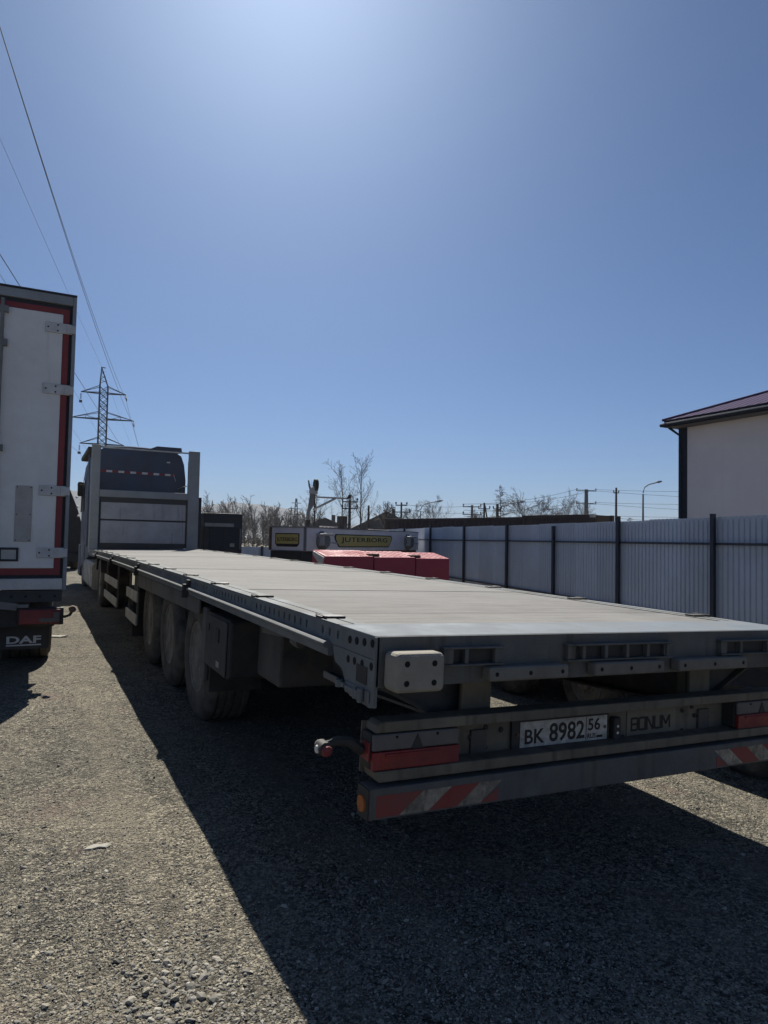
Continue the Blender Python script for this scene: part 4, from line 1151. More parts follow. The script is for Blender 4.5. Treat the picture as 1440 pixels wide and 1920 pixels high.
lt2 = thing('low_trailer', 'low dark trailer beside the flatbed, only its small wheels and shadow showing', 'trailer', (3.2, 2.5, 0))
L2 = (3.2, 2.5, 0)
def l2(name, mb, m, parent=None, **k): return build(name, mb, m, parent or lt2, off=L2, **k)
l2('deck', MB().box(2.05, 4.15, -0.3, 7.5, 0.46, 0.60), 'machine_dark', bevel=0.02)
l2('shadow_board', MB().box(2.0, 2.045, -0.3, 6.5, 0.50, 0.93), 'machine_dark', bevel=0.008)  # unseen board, added so the trailer's shadow reaches further left
l2('frame_beam', MB().box(2.55, 2.7, -0.2, 7.4, 0.30, 0.459).box(3.7, 3.85, -0.2, 7.4, 0.30, 0.459), 'black_steel')
for s, x in ((-1, 1.985), (1, 4.40)):
    for y in (0.86, 2.36, 3.5): make_wheel(lt2, x, y, gz(x, y) + 0.325, s, 0.335, 0.24, l2, dish=0.06)

# ------------------------------------------------------------------ metal fence
FP = [(5.75, -3.9), (6.48, -0.65), (7.13, 2.35), (7.845, 5.541), (8.45, 8.25), (9.05, 10.95), (9.63, 13.60), (10.35, 16.886), (11.11, 20.35), (11.885, 23.86), (12.66, 27.4)]
fence = thing('metal_fence', 'blue-grey corrugated metal fence on dark posts behind the flatbed', 'fence', (9, 11, 0))
FO = (9, 11, 0)
def fpt(name, mb, m, parent=None, **k): return build(name, mb, m, parent or fence, off=FO, **k)
heights = [2.06, 2.05, 2.06, 2.055, 2.09, 1.93, 2.03, 2.04, 2.10, 2.06, 2.05]
def corrugated(p, q, z0, z1, pitch=0.115, depth=0.022):
    p, q = Vector((*p, 0)), Vector((*q, 0))
    d = (q - p); L = d.length; d.normalize()
    nrm = Vector((d.y, -d.x, 0))      # away from the yard
    n = max(1, round(L / pitch)); st = L / n
    pts = []
    for i in range(n):
        s = i * st
        pts += [(s, 0), (s + st * 0.66, 0), (s + st * 0.74, depth), (s + st * 0.92, depth)]
    pts.append((L, 0))
    mb = MB()
    for s, o in pts:
        b = p + d * s + nrm * o
        mb.v.append((b.x, b.y, z0)); mb.v.append((b.x, b.y, z1))
    for i in range(len(pts) - 1):
        mb.f.append((2 * i, 2 * i + 1, 2 * i + 3, 2 * i + 2))
    return mb
rf = random.Random(5)
for i, (x, y) in enumerate(FP):
    z = heights[i]
    ppo = fpt('fence_post', MB().box(x - 0.035, x + 0.035, y - 0.035, y + 0.035, -0.2, z).box(x - 0.037, x + 0.037, y - 0.037, y + 0.037, z, z + 0.006), 'fence_post')
    if i == len(FP) - 1: break
    x2, y2 = FP[i + 1]
    a = Vector((x, y, 0)); b = Vector((x2, y2, 0)); d = (b - a).normalized(); nr = Vector((d.y, -d.x, 0))
    o = nr * 0.075
    for zr in (0.24, 1.55):
        pa, pb = a + d * 0.036 + nr * 0.036, b - d * 0.036 + nr * 0.036
        fpt('fence_rail', MB().bar((pa.x, pa.y, zr), (pb.x, pb.y, zr), 0.03, 0.04), 'fence_post')
    ns = 3
    for k in range(ns):
        pa = a + (b - a) * (k / ns) + o; pb = a + (b - a) * ((k + 1) / ns) + o
        z1 = 2.0 + rf.uniform(-0.012, 0.012) + (0.02 if i > 6 else 0)
        fpt('fence_sheet', corrugated((pa.x, pa.y), (pb.x, pb.y), 0.03, z1), 'fence_sheet')
# low fence in the far gap
lf = thing('low_fence', 'low grey metal fence far off between machine housing and white box', 'fence', (3.5, 26, 0))
def lfp(name, mb, m, parent=None, **k): return build(name, mb, m, parent or lf, off=(3.5, 26, 0), **k)
A_, B_ = Vector((0.5, 28.2, 0)), Vector((11.0, 28.0, 0))
nseg = 5
for i in range(nseg):
    p, q = A_ + (B_ - A_) * (i / nseg), A_ + (B_ - A_) * ((i + 1) / nseg)
    lfp('fence_sheet', corrugated((p.x, p.y + 0.05), (q.x, q.y + 0.05), 0.0, 1.08), 'fence_sheet')
    lfp('fence_post', MB().box(q.x - 0.04, q.x + 0.04, q.y - 0.04, q.y + 0.04, -0.1, 1.12), 'fence_post')

# ------------------------------------------------------------------ house on the right
hs = thing('house', 'pale two-storey house with dark corner trim and purple-brown hip roof behind fence', 'house', (24.5, 8, 0))
HO = (24.5, 8, 0)
def hp(name, mb, m, parent=None, **k): return build(name, mb, m, parent or hs, off=HO, **k)
WX, Y1, Y0 = 19.4, 15.8, -2.0
hp('core', MB().box(WX + 0.06, 29.4, Y0 + 0.06, Y1 - 0.06, 0, 6.0), 'soffit')
y = Y1 - 0.36
while y > Y0 + 0.1:
    b = max(y - 1.49, Y0 + 0.06)
    hp('wall_panel', MB().box(WX, WX + 0.058, b + 0.002, y - 0.001, 0.3, 5.99), 'house_panel')
    y -= 1.49
x = WX + 0.36
while x < 29.4:
    hp('wall_panel', MB().box(x, min(x + 1.484, 29.4), Y1 - 0.058, Y1, 0.3, 5.99), 'house_panel')
    x += 1.49
hp('corner_trim', MB().box(WX - 0.02, WX + 0.058, Y1 - 0.355, Y1 + 0.02, 0.0, 5.99), 'house_trim')
hp('corner_trim', MB().box(WX + 0.058, WX + 0.355, Y1 - 0.055, Y1 + 0.02, 0.0, 5.99), 'house_trim')
OVX, OVY = WX - 0.6, Y1 + 0.2
hp('soffit', MB().box(OVX + 0.03, 29.9, Y0 - 0.5, OVY - 0.03, 5.995, 6.02), 'soffit')
hp('fascia', MB().box(OVX, OVX + 0.028, Y0 - 0.5, OVY, 6.0, 6.25).box(OVX + 0.028, 29.9, OVY - 0.028, OVY, 6.0, 6.25), 'house_trim')
# hip roof
RX, RZ = 24.6, 8.42
run = RX - OVX
rv = [(OVX - 0.05, OVY + 0.05, 6.255), (OVX - 0.05, Y0 - 0.55, 6.255), (30.4, Y0 - 0.55, 6.255), (30.4, OVY + 0.05, 6.255), (RX, OVY - run, RZ), (RX, Y0 - 0.5 + run, RZ)]
r_ = MB().add(rv, [(0, 4, 5, 1)[::-1], (1, 5, 2)[::-1], (2, 5, 4, 3)[::-1], (3, 4, 0)[::-1], (0, 1, 2, 3)[::-1]])
roof = hp('roof', r_, 'roof_metal')
# raised tile ribs on the slope that faces the yard, clipped at the hips
rb = MB()
yy = Y0 + 0.2
k = (RZ - 6.255) / (run + 0.05)
while yy < OVY:
    reach = min(run, max(0.0, OVY - yy), max(0.0, yy - (Y0 - 0.55)))
    if reach > 0.15:
        rb.bar((OVX - 0.04, yy, 6.262), (OVX - 0.04 + reach, yy, 6.260 + k * reach), 0.03, 0.016)
    yy += 0.35
rbo = hp('roof_rib', rb, 'roof_metal', roof)
rbo['kind'] = 'stuff'
hp('ridge_cap', MB().tube([(OVX - 0.05, OVY + 0.05, 6.28), (RX, OVY - run, RZ + 0.03), (RX, Y0 - 0.5 + run, RZ + 0.03)], 0.05, 6), 'roof_metal', roof)
gt = MB().tube([(OVX - 0.07, Y0 - 0.5, 6.08), (OVX - 0.07, OVY + 0.1, 6.08)], 0.062, 10).tube([(OVX - 0.0, OVY + 0.075, 6.08), (29.8, OVY + 0.075, 6.08)], 0.062, 10)
gut = hp('gutter', gt, 'house_trim', smooth=True)
hp('gutter_edge', MB().tube([(OVX - 0.13, Y0 - 0.5, 6.142), (OVX - 0.13, OVY + 0.1, 6.142)], 0.007, 6), 'gutter_edge', gut)
hp('downpipe', MB().tube([(WX - 0.09, Y1 - 0.1, 0.1), (WX - 0.09, Y1 - 0.1, 5.7), (WX - 0.45, Y1 + 0.1, 6.0)], 0.05, 8), 'house_trim', smooth=True)

# ------------------------------------------------------------------ shipping containers behind the fence
def container(label, p, q, top, wid, nm='shipping_container'):
    p, q = Vector((*p, 0)), Vector((*q, 0))
    L = (q - p).length; d = (q - p).normalized(); n = Vector((-d.y, d.x, 0))
    if n.dot(F) < 0: n = -n
    root = thing(nm, label, 'container', p, 'brown shipping containers behind the fence')
    xf = lambda a, b, c: (d.x * a + n.x * b, d.y * a + n.y * b, c)
    b = lambda name, mb, m, par=None, **k: build(name, mb, m, par or root, xf=xf, **k)
    mbx = MB()
    k, st = 0.0, 0.278
    pts = []
    while k < L - 0.2:
        pts += [(0.1 + k, 0.0), (0.1 + k + 0.07, 0.0), (0.1 + k + 0.14, 0.036), (0.1 + k + 0.21, 0.036)]
        k += st
    for a, o in pts:
        mbx.v.append((a, o + 0.03, 0.15)); mbx.v.append((a, o + 0.03, top - 0.1))
    for i in range(len(pts) - 1): mbx.f.append((2 * i, 2 * i + 2, 2 * i + 3, 2 * i + 1))
    b('side_wall', mbx, 'container_brown')
    b('roof', MB().box(0.05, L - 0.05, 0.05, wid - 0.05, top - 0.06, top - 0.02), 'container_brown')
    b('top_rail', MB().box(0.15, L - 0.15, 0.0, 0.08, top - 0.14, top - 0.0), 'container_brown', bevel=0.01)
    b('bottom_rail', MB().box(0.15, L - 0.15, 0.0, 0.08, 0.0, 0.16), 'container_brown')
    b('end_wall', MB().box(0.06, 0.10, 0.1, wid - 0.1, 0.1, top - 0.06).box(L - 0.10, L - 0.06, 0.1, wid - 0.1, 0.1, top - 0.06), 'container_brown')
    b('back_wall', MB().box(0.1, L - 0.1, wid - 0.08, wid - 0.04, 0.1, top - 0.06), 'container_brown')
    for a in (0.0, L - 0.15):
        for y in (0.0, wid - 0.15):
            cpst = b('corner_post', MB().box(a, a + 0.149, y, y + 0.149, 0.0, top), 'container_brown')
    b('corner_casting', MB().box(L - 0.155, L + 0.005, -0.006, 0.15, top - 0.12, top + 0.004), 'steel_pale' if top > 2.6 else 'container_brown')
    return root
container('long dark brown shipping container showing its top edge over the fence', (13.5, 28.88), (16.1, 18.9), 2.585, 2.4)
container('shorter dark brown container standing proud at the right end of the row', (15.55, 20.4), (16.35, 17.15), 2.64, 1.5)

# ------------------------------------------------------------------ pylon and its lines
PB = Vector((6.08, 110.5, 0))
LD = Vector((0.167, 0.986, 0)); AD = Vector((0.986, -0.167, 0))
py = thing('lattice_pylon', 'steel lattice power pylon rising behind the truck cab', 'pylon', PB)
def pxf(a, d, z): return (AD.x * a + LD.x * d, AD.y * a + LD.y * d, z)
def pp(name, mb, m='pylon_steel', parent=None, **k): return build(name, mb, m, parent or py, xf=pxf, **k)
def half(z): return 0.58 if z > 15 else 0.58 + (15 - z) * 0.075
body = MB()
lv = [0, 3.2, 6.2, 8.8, 11.0, 13.0, 14.6] + [15.4 + 0.985 * i for i in range(10)]
for sa in (-1, 1):
    for sd in (-1, 1):
        for i in range(len(lv) - 1):
            a, b = half(lv[i]), half(lv[i + 1])
            body.bar((sa * a, sd * a, lv[i]), (sa * b, sd * b, lv[i + 1]), 0.13)
for i in range(len(lv) - 1):
    a, b = half(lv[i]), half(lv[i + 1])
    for sd in (-1, 1):
        body.bar((-a, sd * a, lv[i]), (b, sd * b, lv[i + 1]), 0.07); body.bar((a, sd * a, lv[i]), (-b, sd * b, lv[i + 1]), 0.07)
        body.bar((sd * a, -a, lv[i]), (sd * b, b, lv[i + 1]), 0.06)
    if i % 2 == 0:
        for sd in (-1, 1): body.bar((-b, sd * b, lv[i + 1]), (b, sd * b, lv[i + 1]), 0.07)
pp('tower_body', body)
pk = MB()
top = (-0.42, 0, 27.25)
for sa in (-1, 1):
    for sd in (-1, 1): pk.bar((sa * 0.58, sd * 0.58, 24.265), top, 0.11)
for t in (0.2, 0.42, 0.64):
    z = 24.265 + 2.985 * t
    l_, r_x = -0.58 + 0.16 * t, 0.58 - 1.0 * t
    pk.bar((l_, 0.3, z), (r_x, 0.3, z + 0.5), 0.06); pk.bar((r_x, -0.3, z), (l_, -0.3, z + 0.5), 0.06)
pk.bar((-0.5, 0, 27.25), (0.15, 0, 27.2), 0.12)
pp('peak', pk)
ARMS = [(23.25, 3.22, 1.05), (19.25, 4.45, 1.05), (15.35, 3.15, 1.0)]
tips = []
for z, hl, rise in ARMS:
    for s in (-1, 1):
        a = MB()
        for sd in (-1, 1):
            a.bar((s * 0.58, sd * 0.58, z), (s * hl, 0, z - 0.0), 0.13)
            a.bar((s * 0.58, sd * 0.58, z + rise), (s * hl, 0, z), 0.08)
        if hl > 4:
            m_ = (0.58 + hl) / 2
            a.bar((s * m_, 0.3, z), (s * m_, 0.3, z + rise / 2), 0.06); a.bar((s * m_, 0.3, z + rise / 2), (s * 0.58, 0.58, z), 0.06)
        pp('cross_arm', a)
        ins = MB()
        if s < 0:
            for i in range(7):
                ins.lathe((s * hl, 0, z - 0.25 - 0.13 * i), (0, 0, -1), [(0, 0.03), (0.03, 0.12), (0.06, 0.12), (0.09, 0.03)], 8)
            ins.box(s * hl - 0.2, s * hl + 0.2, -0.2, 0.2, z - 1.65, z - 1.3)
            tips.append((s * hl, z - 1.5))
        else:
            ins.tube([(s * hl, 0, z - 0.1), (s * hl + 0.05, -0.9, z - 0.75)], 0.09, 6)
            ins.tube([(s * hl, 0, z - 0.1), (s * hl + 0.05, 0.9, z - 0.75)], 0.09, 6)
            tips.append((s * hl, z - 0.75))
        pp('insulator', ins, 'pylon_steel')
def cable(label, pts, r, group='overhead line cables'):
    o = build('power_cable', MB().tube([Vector(p) - Vector(pts[0]) for p in pts], r, 5), 'wire')
    o.location = pts[0]
    return tag(o, label, 'cable', group)
WORDS = {(-1, 0): 'upper arm, pylon left side', (-1, 1): 'middle arm, pylon left side', (-1, 2): 'lowest arm, pylon left side', (1, 0): 'upper arm, pylon right side', (1, 1): 'middle arm, pylon right side', (1, 2): 'lowest arm, pylon right side'}
i = 0
for ai, (z, hl, rise) in enumerate(ARMS):
    for s in (-1, 1):
        a, zz = tips[i]; i += 1
        p0 = PB + AD * a + Vector((0, 0, zz))
        az, sl_, cv = [((0.187, -0.0066, 0.00072), (0.185, -0.0072, 0.00069), (0.168, -0.015, 0.0)), ((0.172, 0.015, 0.0), (0.175, 0.0, 0.0), (0.175, 0.0, 0.0))][0 if s > 0 else 1][ai]
        nd = Vector((-math.sin(az), -math.cos(az), 0))
        near = [p0 + nd * t + Vector((0, 0, sl_ * t + cv * t * t)) for t in np.linspace(0, 150, 46)][::-1]
        far = [p0 + LD * t - Vector((0, 0, 2.4 * 4 * (t / 200) * (1 - t / 200))) for t in np.linspace(0, 200, 25)][1:]
        pts = near + far
        cable('thin power cable running overhead from the %s' % WORDS[(s, ai)], pts, 0.018 if s < 0 else 0.020)
p0 = PB + Vector((0, 0, 27.3)) + AD * -0.4
cable('thin earth wire running overhead from the pylon tip', [p0 + LD * (220 * k / 30) - Vector((0, 0, 1.6 * 4 * abs(k / 30) * (1 - abs(k / 30)))) for k in range(-30, 31)], 0.012)

# ------------------------------------------------------------------ poles, street lamps and low lines
def utility_pole(label, x, y, top, arms, conc=True, stay=False, r=0.13):
    root = thing('utility_pole', label, 'pole', (x, y, 0), 'utility poles beyond the fence')
    build('shaft', MB().lathe((0, 0, -0.3), (0, 0, 1), [(0, r * 1.25), (top + 0.3, r * 0.75)], 8), 'pole_conc' if conc else 'pole_wood', root, smooth=True)
    if stay: build('stay', MB().tube([(0.95, -0.5, 0), (0.08, -0.04, top - 0.3)], 0.09, 6), 'pole_wood', root)
    for z, hl in arms:
        am = build('cross_arm', MB().bar((-0.89 * hl, 0.45 * hl, z), (0.89 * hl, -0.45 * hl, z), 0.10), 'pylon_steel', root)
        ins = MB()
        for t in (-1, 1):
            ins.lathe((0.89 * hl * t * 0.93, -0.45 * hl * t * 0.93, z + 0.05), (0, 0, 1), [(0, 0.04), (0.08, 0.04), (0.10, 0.09), (0.25, 0.08), (0.30, 0.03)], 8)
        build('insulator', ins, 'pylon_steel', am)
    return root
utility_pole('tall concrete pole with three crossarms above the containers right end', 62.0, 65.7, 8.7, [(8.5, 1.35), (6.8, 1.35), (5.1, 1.35)], True, r=0.30)
utility_pole('bare slim wooden pole between three-armed pole and street lamp', 65.5, 63.9, 9.0, [(8.3, 0.35)], False, r=0.16)
utility_pole('short pole with two crossarms left of the A-shaped pole', 43.0, 64.3, 5.8, [(5.6, 1.1), (4.7, 1.1)], True, r=0.18)
utility_pole('A-shaped wooden pole leaning on its stay beside the larch', 44.3, 63.7, 6.1, [(5.4, 0.7)], False, True, r=0.14)
utility_pole('stubby pole close to the left of the larch trunk', 45.6, 62.9, 6.0, [(5.4, 0.5)], False, r=0.2)
utility_pole('pole with twin insulator frame over the grey roof', 30.85, 59.25, 5.4, [(5.1, 0.6), (4.4, 0.9)], False, r=0.12)
utility_pole('dark pole with short crossarms among the poplar trunks', 22.0, 52.4, 5.0, [(4.8, 0.7), (4.2, 0.7)], False, r=0.15)
utility_pole('plain grey pole right of the poplars', 25.1, 55.0, 4.7, [], False, r=0.12)
def street_lamp(label, x, y, top, reach, rise, hdg=(0.891, -0.454), r=0.09):
    root = thing('street_lamp', label, 'street lamp', (x, y, 0), 'street lamps beyond the fence')
    build('post', MB().lathe((0, 0, -0.2), (0, 0, 1), [(0, r * 1.3), (top * 0.55, r), (top, r * 0.7)], 8), 'pole_conc', root, smooth=True)
    p = lambda u, z: (hdg[0] * u, hdg[1] * u, z)
    am = build('arm', MB().tube([p(0, top - 0.1), p(reach * 0.08, top + rise * 0.45), p(reach * 0.3, top + rise * 0.75), p(reach * 0.75, top + rise)], 0.05, 6), 'pole_conc', root, smooth=True)
    build('lamp_head', MB().tube([p(reach * 0.7, top + rise * 0.97), p(reach * 0.85, top + rise * 1.05), p(reach, top + rise * 1.12)], [0.05, 0.11, 0.05], 8), 'pole_conc', am, smooth=True)
    return root
street_lamp('street lamp with long arm standing left of the house', 45.0, 40.8, 6.2, 1.65, 0.85)
street_lamp('distant street lamp in the small bare trees over the containers', 37.6, 67.0, 5.2, 2.6, 0.95, r=0.07)
street_lamp('distant street lamp beside the larch, arm to the right', 46.5, 63.0, 5.4, 2.6, 0.9, r=0.06)
def low_wire(label, a, b, sag, r=0.02):
    a, b = Vector(a), Vector(b)
    pts = [a.lerp(b, t / 12) - Vector((0, 0, sag * 4 * (t / 12) * (1 - t / 12))) for t in range(13)]
    return cable(label, pts, r, 'low wires between the poles')
P3 = (62.0, 65.7)
for k, z in enumerate((8.7, 7.0, 5.3)):
    nm = ('top', 'middle', 'lowest')[k]
    for s, side in ((-1, 'near'), (1, 'far')):
        o = (0.89 * 1.25 * s, -0.45 * 1.25 * s)
        low_wire('wire from the %s arm of the three-armed pole to the house, %s end' % (nm, side), (P3[0] + o[0], P3[1] + o[1], z), (90 + o[0], 52 + o[1], z + 0.8 * s), 0.35)
        low_wire('wire from the %s arm of the three-armed pole down past the larch, %s end' % (nm, side), (P3[0] + o[0], P3[1] + o[1], z), (43.0 + o[0] * 0.8, 64.3 + o[1] * 0.8, 5.9 - k * 0.7), 0.5)
for k, z in enumerate((5.7, 4.9)):
    low_wire('wire running left from the short two-armed pole, %s arm' % ('upper', 'lower')[k], (43.0, 64.3, z), (30.85, 59.25, 5.2 - 0.5 * k), 0.2, 0.016)

# ------------------------------------------------------------------ trees
def grow(mb, p, d, L, r, level, rg, cfg):
    n = cfg['pieces'][level]
    pts, rs = [p.copy()], [r]
    q = p.copy(); dd = d.copy()
    for i in range(n):
        dd = (dd + Vector((rg.gauss(0, 1), rg.gauss(0, 1), rg.gauss(0, 1))) * cfg['wob'][level] + Vector((0, 0, cfg['up'][level]))).normalized()
        q = q + dd * (L / n)
        pts.append(q.copy()); rs.append(max(r * (1 - (i + 1) / n * 0.85), cfg['rmin']))
    mb.tube(pts, rs, 3 if level else 5, False)
    if level + 1 >= len(cfg['kids']) + 1: return
    for k in range(cfg['kids'][level]):
        t = cfg['start'][level] + (1 - cfg['start'][level]) * (k + rg.random()) / cfg['kids'][level]
        f = t * n; i = min(int(f), n - 1)
        base = pts[i].lerp(pts[i + 1], f - i)
        ax = (pts[i + 1] - pts[i]).normalized()
        side = Vector((rg.gauss(0, 1), rg.gauss(0, 1), rg.gauss(0, 0.4)))
        side = (side - ax * side.dot(ax)).normalized()
        ang = R(rg.uniform(*cfg['ang'][level]))
        nd = ax * math.cos(ang) + side * math.sin(ang)
        grow(mb, base, nd, L * cfg['len'][level] * rg.uniform(0.7, 1.15) * (1 - cfg['taper'][level] * t), max(r * 0.45 * (1 - 0.5 * t), cfg['rmin']), level + 1, rg, cfg)
POPLAR = dict(pieces=[7, 5, 3, 2], wob=[0.03, 0.04, 0.07, 0.1], up=[0.06, 0.07, 0.05, 0.0], kids=[18, 8, 4], start=[0.14, 0.15, 0.2], ang=[(24, 48), (22, 48), (22, 50)], len=[0.55, 0.42, 0.5], taper=[0.6, 0.4, 0.3], rmin=0.008)
ROUND = dict(pieces=[4, 4, 3, 2], wob=[0.04, 0.06, 0.09, 0.12], up=[0.05, 0.05, 0.03, 0.0], kids=[20, 10, 5], start=[0.22, 0.15, 0.2], ang=[(28, 68), (25, 60), (25, 60)], len=[0.66, 0.5, 0.5], taper=[0.45, 0.3, 0.3], rmin=0.012)
LARCH = dict(pieces=[8, 3, 2], wob=[0.02, 0.08, 0.15], up=[0.1, 0.02, 0.0], kids=[90, 14], start=[0.2, 0.1], ang=[(68, 100), (25, 65)], len=[0.27, 0.34], taper=[0.78, 0.3], rmin=0.012)
BUSHY = dict(pieces=[4, 4, 3, 2], wob=[0.05, 0.07, 0.1, 0.1], up=[0.1, 0.10, 0.05, 0.0], kids=[18, 9, 5], start=[0.05, 0.15, 0.2], ang=[(15, 42), (20, 45), (20, 45)], len=[0.75, 0.5, 0.5], taper=[0.5, 0.3, 0.3], rmin=0.010)
def tree(name, label, x, y, H, cfg, m, seed, r=0.09, group='bare trees beyond the yard'):
    root = thing(name, label, 'tree', (x, y, 0), group)
    rg = random.Random(seed)
    trunk, crown = MB(), MB()
    mb = MB()
    grow(mb, Vector((0, 0, -0.1)), Vector((0, 0, 1)), H, r, 0, rg, cfg)
    n0 = (cfg['pieces'][0] + 1) * 5
    k0 = cfg['pieces'][0] * 5
    trunk.v, trunk.f = mb.v[:n0], mb.f[:k0]
    crown.v = mb.v[n0:]; crown.f = [tuple(i - n0 for i in q) for q in mb.f[k0:]]
    build('trunk', trunk, m, root, smooth=True)
    build('crown', crown, m, root)
tree('bare_poplar', 'tallest bare poplar, right trunk of the three behind the crane', 23.0, 52.3, 8.2, POPLAR, 'bark', 1, 0.10)
tree('bare_poplar', 'bare poplar with straight trunk, middle of the three behind the crane', 21.3, 53.0, 7.6, POPLAR, 'bark', 2, 0.09)
tree('bare_poplar', 'bare poplar leaning apart, nearest of the three to the crane mast', 19.2, 54.0, 5.4, POPLAR, 'bark', 3, 0.08)
tree('bare_tree', 'low bare tree under the right side of the poplars', 25.0, 51.5, 3.9, ROUND, 'bark', 4, 0.06)
tree('larch_tree', 'brown leafless larch with a pointed conical crown', 52.1, 70.7, 9.0, LARCH, 'larch', 5, 0.12)
tree('bare_tree', 'wide round-crowned bare tree just right of the larch', 51.5, 65.4, 6.2, ROUND, 'bark', 6, 0.10)
tree('bare_tree', 'second round bare tree from the larch, looser crown', 53.4, 64.5, 5.9, ROUND, 'bark', 7, 0.09)
tree('bare_birch', 'upright pale birch left of the three-armed pole', 57.0, 63.4, 5.8, BUSHY, 'bark_pale', 8, 0.08)
tree('bare_birch', 'thin pale birch touching the three-armed pole', 59.2, 63.0, 5.2, BUSHY, 'bark_pale', 9, 0.07)
tree('bare_tree', 'thin low bare tree between round trees and birch', 55.2, 63.8, 4.9, ROUND, 'bark_pale', 10, 0.07)
tree('bare_tree', 'small dark bare tree left of the forked one over the containers', 44.9, 81.0, 5.4, ROUND, 'bark', 11, 0.09)
tree('bare_tree', 'small forked bare tree over the middle of the containers', 44.6, 74.6, 5.6, BUSHY, 'bark', 12, 0.07)
tree('bare_tree', 'low scrubby tree left of the larch', 50.0, 72.0, 4.6, ROUND, 'bark', 13, 0.07)
tree('young_larch', 'tiny bare sapling beyond the fence by the street lamp', 68.0, 64.0, 5.2, LARCH, 'larch', 14, 0.05)
tree('young_larch', 'tiny bare sapling beyond the fence at the house corner', 74.0, 56.0, 4.9, LARCH, 'larch', 15, 0.05)
# far wood that reads as one mass
wm = MB()
rg = random.Random(21)
WCFG = dict(pieces=[4, 3, 2], wob=[0.06, 0.14, 0.2], up=[0.08, 0.10, 0.05], kids=[11, 6], start=[0.12, 0.15], ang=[(18, 48), (20, 55)], len=[0.55, 0.5], taper=[0.5, 0.3], rmin=0.045)
for k in range(120):
    D = rg.uniform(150, 260)
    u = rg.uniform(-0.29, -0.09)
    px = CAM + Vector((0.4526, 0.8917, 0)) * D + Vector((0.8917, -0.4526, 0)) * (u * D)
    Hh = (9.0 if u < -0.15 else 7.8) * rg.uniform(0.65, 1.12) * (0.75 + 0.25 * D / 200)
    grow(wm, Vector((px.x, px.y, -0.2)), Vector((0, 0, 1)), Hh, 0.16, 0, rg, WCFG)
UCFG = dict(pieces=[2, 2], wob=[0.15, 0.25], up=[0.05, 0.0], kids=[9], start=[0.02], ang=[(20, 80)], len=[0.8], taper=[0.2], rmin=0.05)
for k in range(420):
    D = rg.uniform(95, 240)
    u = rg.uniform(-0.30, 0.05)
    px = CAM + Vector((0.4526, 0.8917, 0)) * D + Vector((0.8917, -0.4526, 0)) * (u * D)
    grow(wm, Vector((px.x, px.y, -0.2)), Vector((0, 0, 1)), rg.uniform(1.0, 2.4), 0.07, 0, rg, UCFG)
tag(build('far_woods', wm, 'woods'), 'grey mass of bare trees at the edge of the yard', None, None, 'stuff')
# small pylon above the wood
sp_ = thing('distant_pylon', 'small faint lattice mast rising over the far bare wood', 'pylon', (98.8, 282, 0))
sb_ = MB()
for s in (-1, 1):
    sb_.bar((s * 1.6, 0, 0), (s * 0.25, 0, 19.0), 0.3)
    for k in range(9):
        z = k * 2.1; h = 1.6 - 1.35 * z / 19
        sb_.bar((s * h, 0, z), (-s * (h - 0.15), 0, z + 2.1), 0.18)
build('tower_body', sb_, 'pylon_steel', sp_)
for z, hl in ((17.0, 2.2), (14.5, 3.4), (12.0, 2.6)):
    build('cross_arm', MB().bar((-hl, 0, z), (hl, 0, z), 0.26), 'pylon_steel', sp_)

# ------------------------------------------------------------------ houses far behind the white box
def far_house(label, px, py_, w_, d_, eave, ridge, rot):
    root = thing('far_house', label, 'house', (px, py_, 0), 'houses beyond the yard')
    root.rotation_euler = (0, 0, rot)
    build('wall', MB().box(-w_ / 2, w_ / 2, -d_ / 2, d_ / 2, 0, eave), 'wall_dull', root)
    rf_ = build('roof', MB().prism([(-w_ / 2 - 0.4, eave - 0.1), (w_ / 2 + 0.4, eave - 0.1), (0.0, ridge)], 'y', -d_ / 2 - 0.3, d_ / 2 + 0.3), 'roof_grey', root)
    build('chimney', MB().box(0.6, 1.1, -0.3, 0.2, eave + 0.4, ridge + 0.5), 'wall_dull', rf_)
    for x in (-1.6, 1.0):
        f = build('window', MB().box(x, x + 0.9, -d_ / 2 - 0.03, -d_ / 2 - 0.001, 1.6, 2.7), 'hinge_white', root)
        build('pane', MB().box(x + 0.08, x + 0.82, -d_ / 2 - 0.04, -d_ / 2 - 0.031, 1.68, 2.62), 'cab_glass', f)
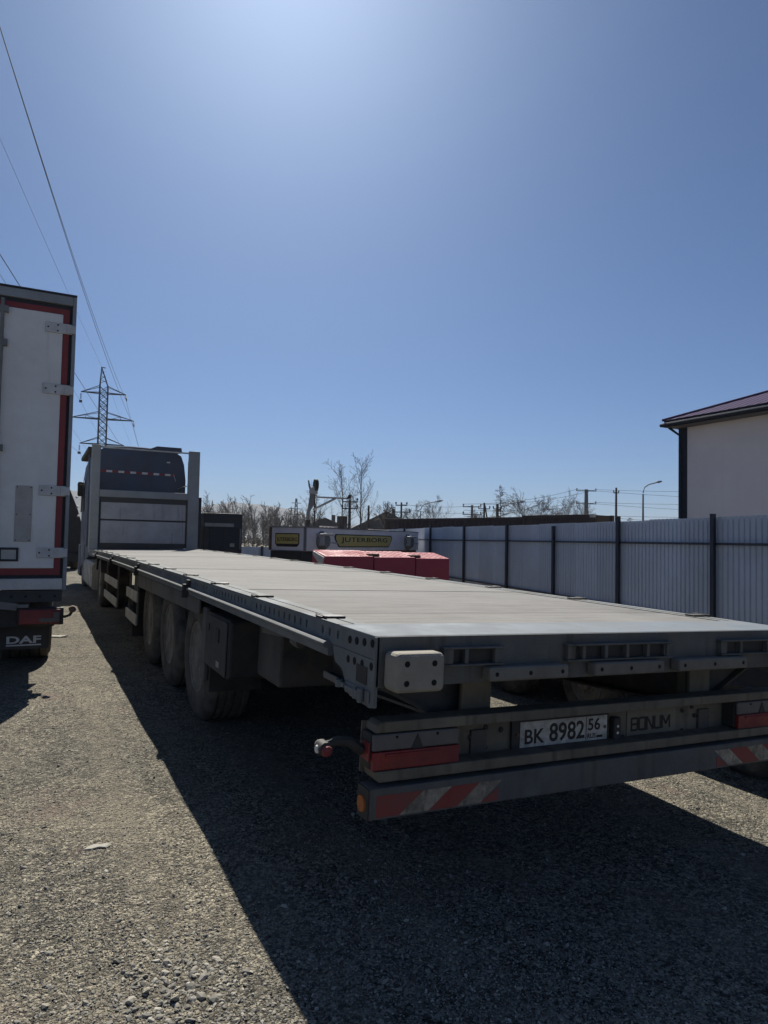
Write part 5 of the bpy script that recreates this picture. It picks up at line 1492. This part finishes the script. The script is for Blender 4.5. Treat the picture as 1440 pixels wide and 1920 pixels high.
far_house('grey gabled house behind the right end of the white box', 41.5, 83.0, 9.5, 8, 2.9, 5.4, -0.5)
far_house('low grey gabled house behind the poplars', 33.0, 84.5, 8.5, 8, 2.4, 4.3, -0.45)

# ------------------------------------------------------------------ small things on the ground
def flat_scrap(label, name, cat, x, y, pts, h):
    mb = MB()
    z = gz(x, y)
    n = len(pts)
    mb.v = [(px_, py2, 0.0) for px_, py2 in pts] + [(px_ * 0.86, py2 * 0.86, h * rnd.uniform(0.6, 1.3)) for px_, py2 in pts] + [(0, 0, h * 1.2)]
    for i in range(n):
        mb.f.append((i, (i + 1) % n, n + (i + 1) % n, n + i)); mb.f.append((n + i, n + (i + 1) % n, 2 * n))
    o = build(name, mb, 'litter')
    o.location = (x, y, z + 0.004)
    tag(o, label, cat)
flat_scrap('flat pale stone lying in the open gravel at the left', 'pale_stone', 'stone', -2.11, 1.2, [(-0.06, -0.010), (-0.025, -0.022), (0.012, -0.016), (0.04, -0.026), (0.066, 0.0), (0.055, 0.016), (0.02, 0.012), (-0.01, 0.028), (-0.04, 0.014)], 0.005)
flat_scrap('pale scrap of film on gravel by the box truck mud flap', 'plastic_scrap', 'litter', -2.12, 8.35, [(-0.16, -0.05), (0.05, -0.09), (0.17, -0.02), (0.12, 0.07), (-0.06, 0.09)], 0.015)

# ------------------------------------------------------------------ the air: a thin even haze over the whole valley
hzm = bpy.data.materials.new('haze_air')
hzm.use_nodes = True
hn, hl_ = hzm.node_tree.nodes, hzm.node_tree.links
for nd_ in list(hn):
    if nd_.type == 'BSDF_PRINCIPLED': hn.remove(nd_)
pv = hn.new('ShaderNodeVolumePrincipled')
pv.inputs['Color'].default_value = (0.72, 0.82, 0.95, 1)
pv.inputs['Density'].default_value = 0.00018
hl_.new(pv.outputs[0], [x for x in hn if x.type == 'OUTPUT_MATERIAL'][0].inputs['Volume'])
MATS['haze_air'] = hzm
tag(build('haze', MB().box(-6500, 6500, -6500, 6500, -5, 215), 'haze_air'), 'thin pale haze in the air over the valley', None, None, 'stuff')
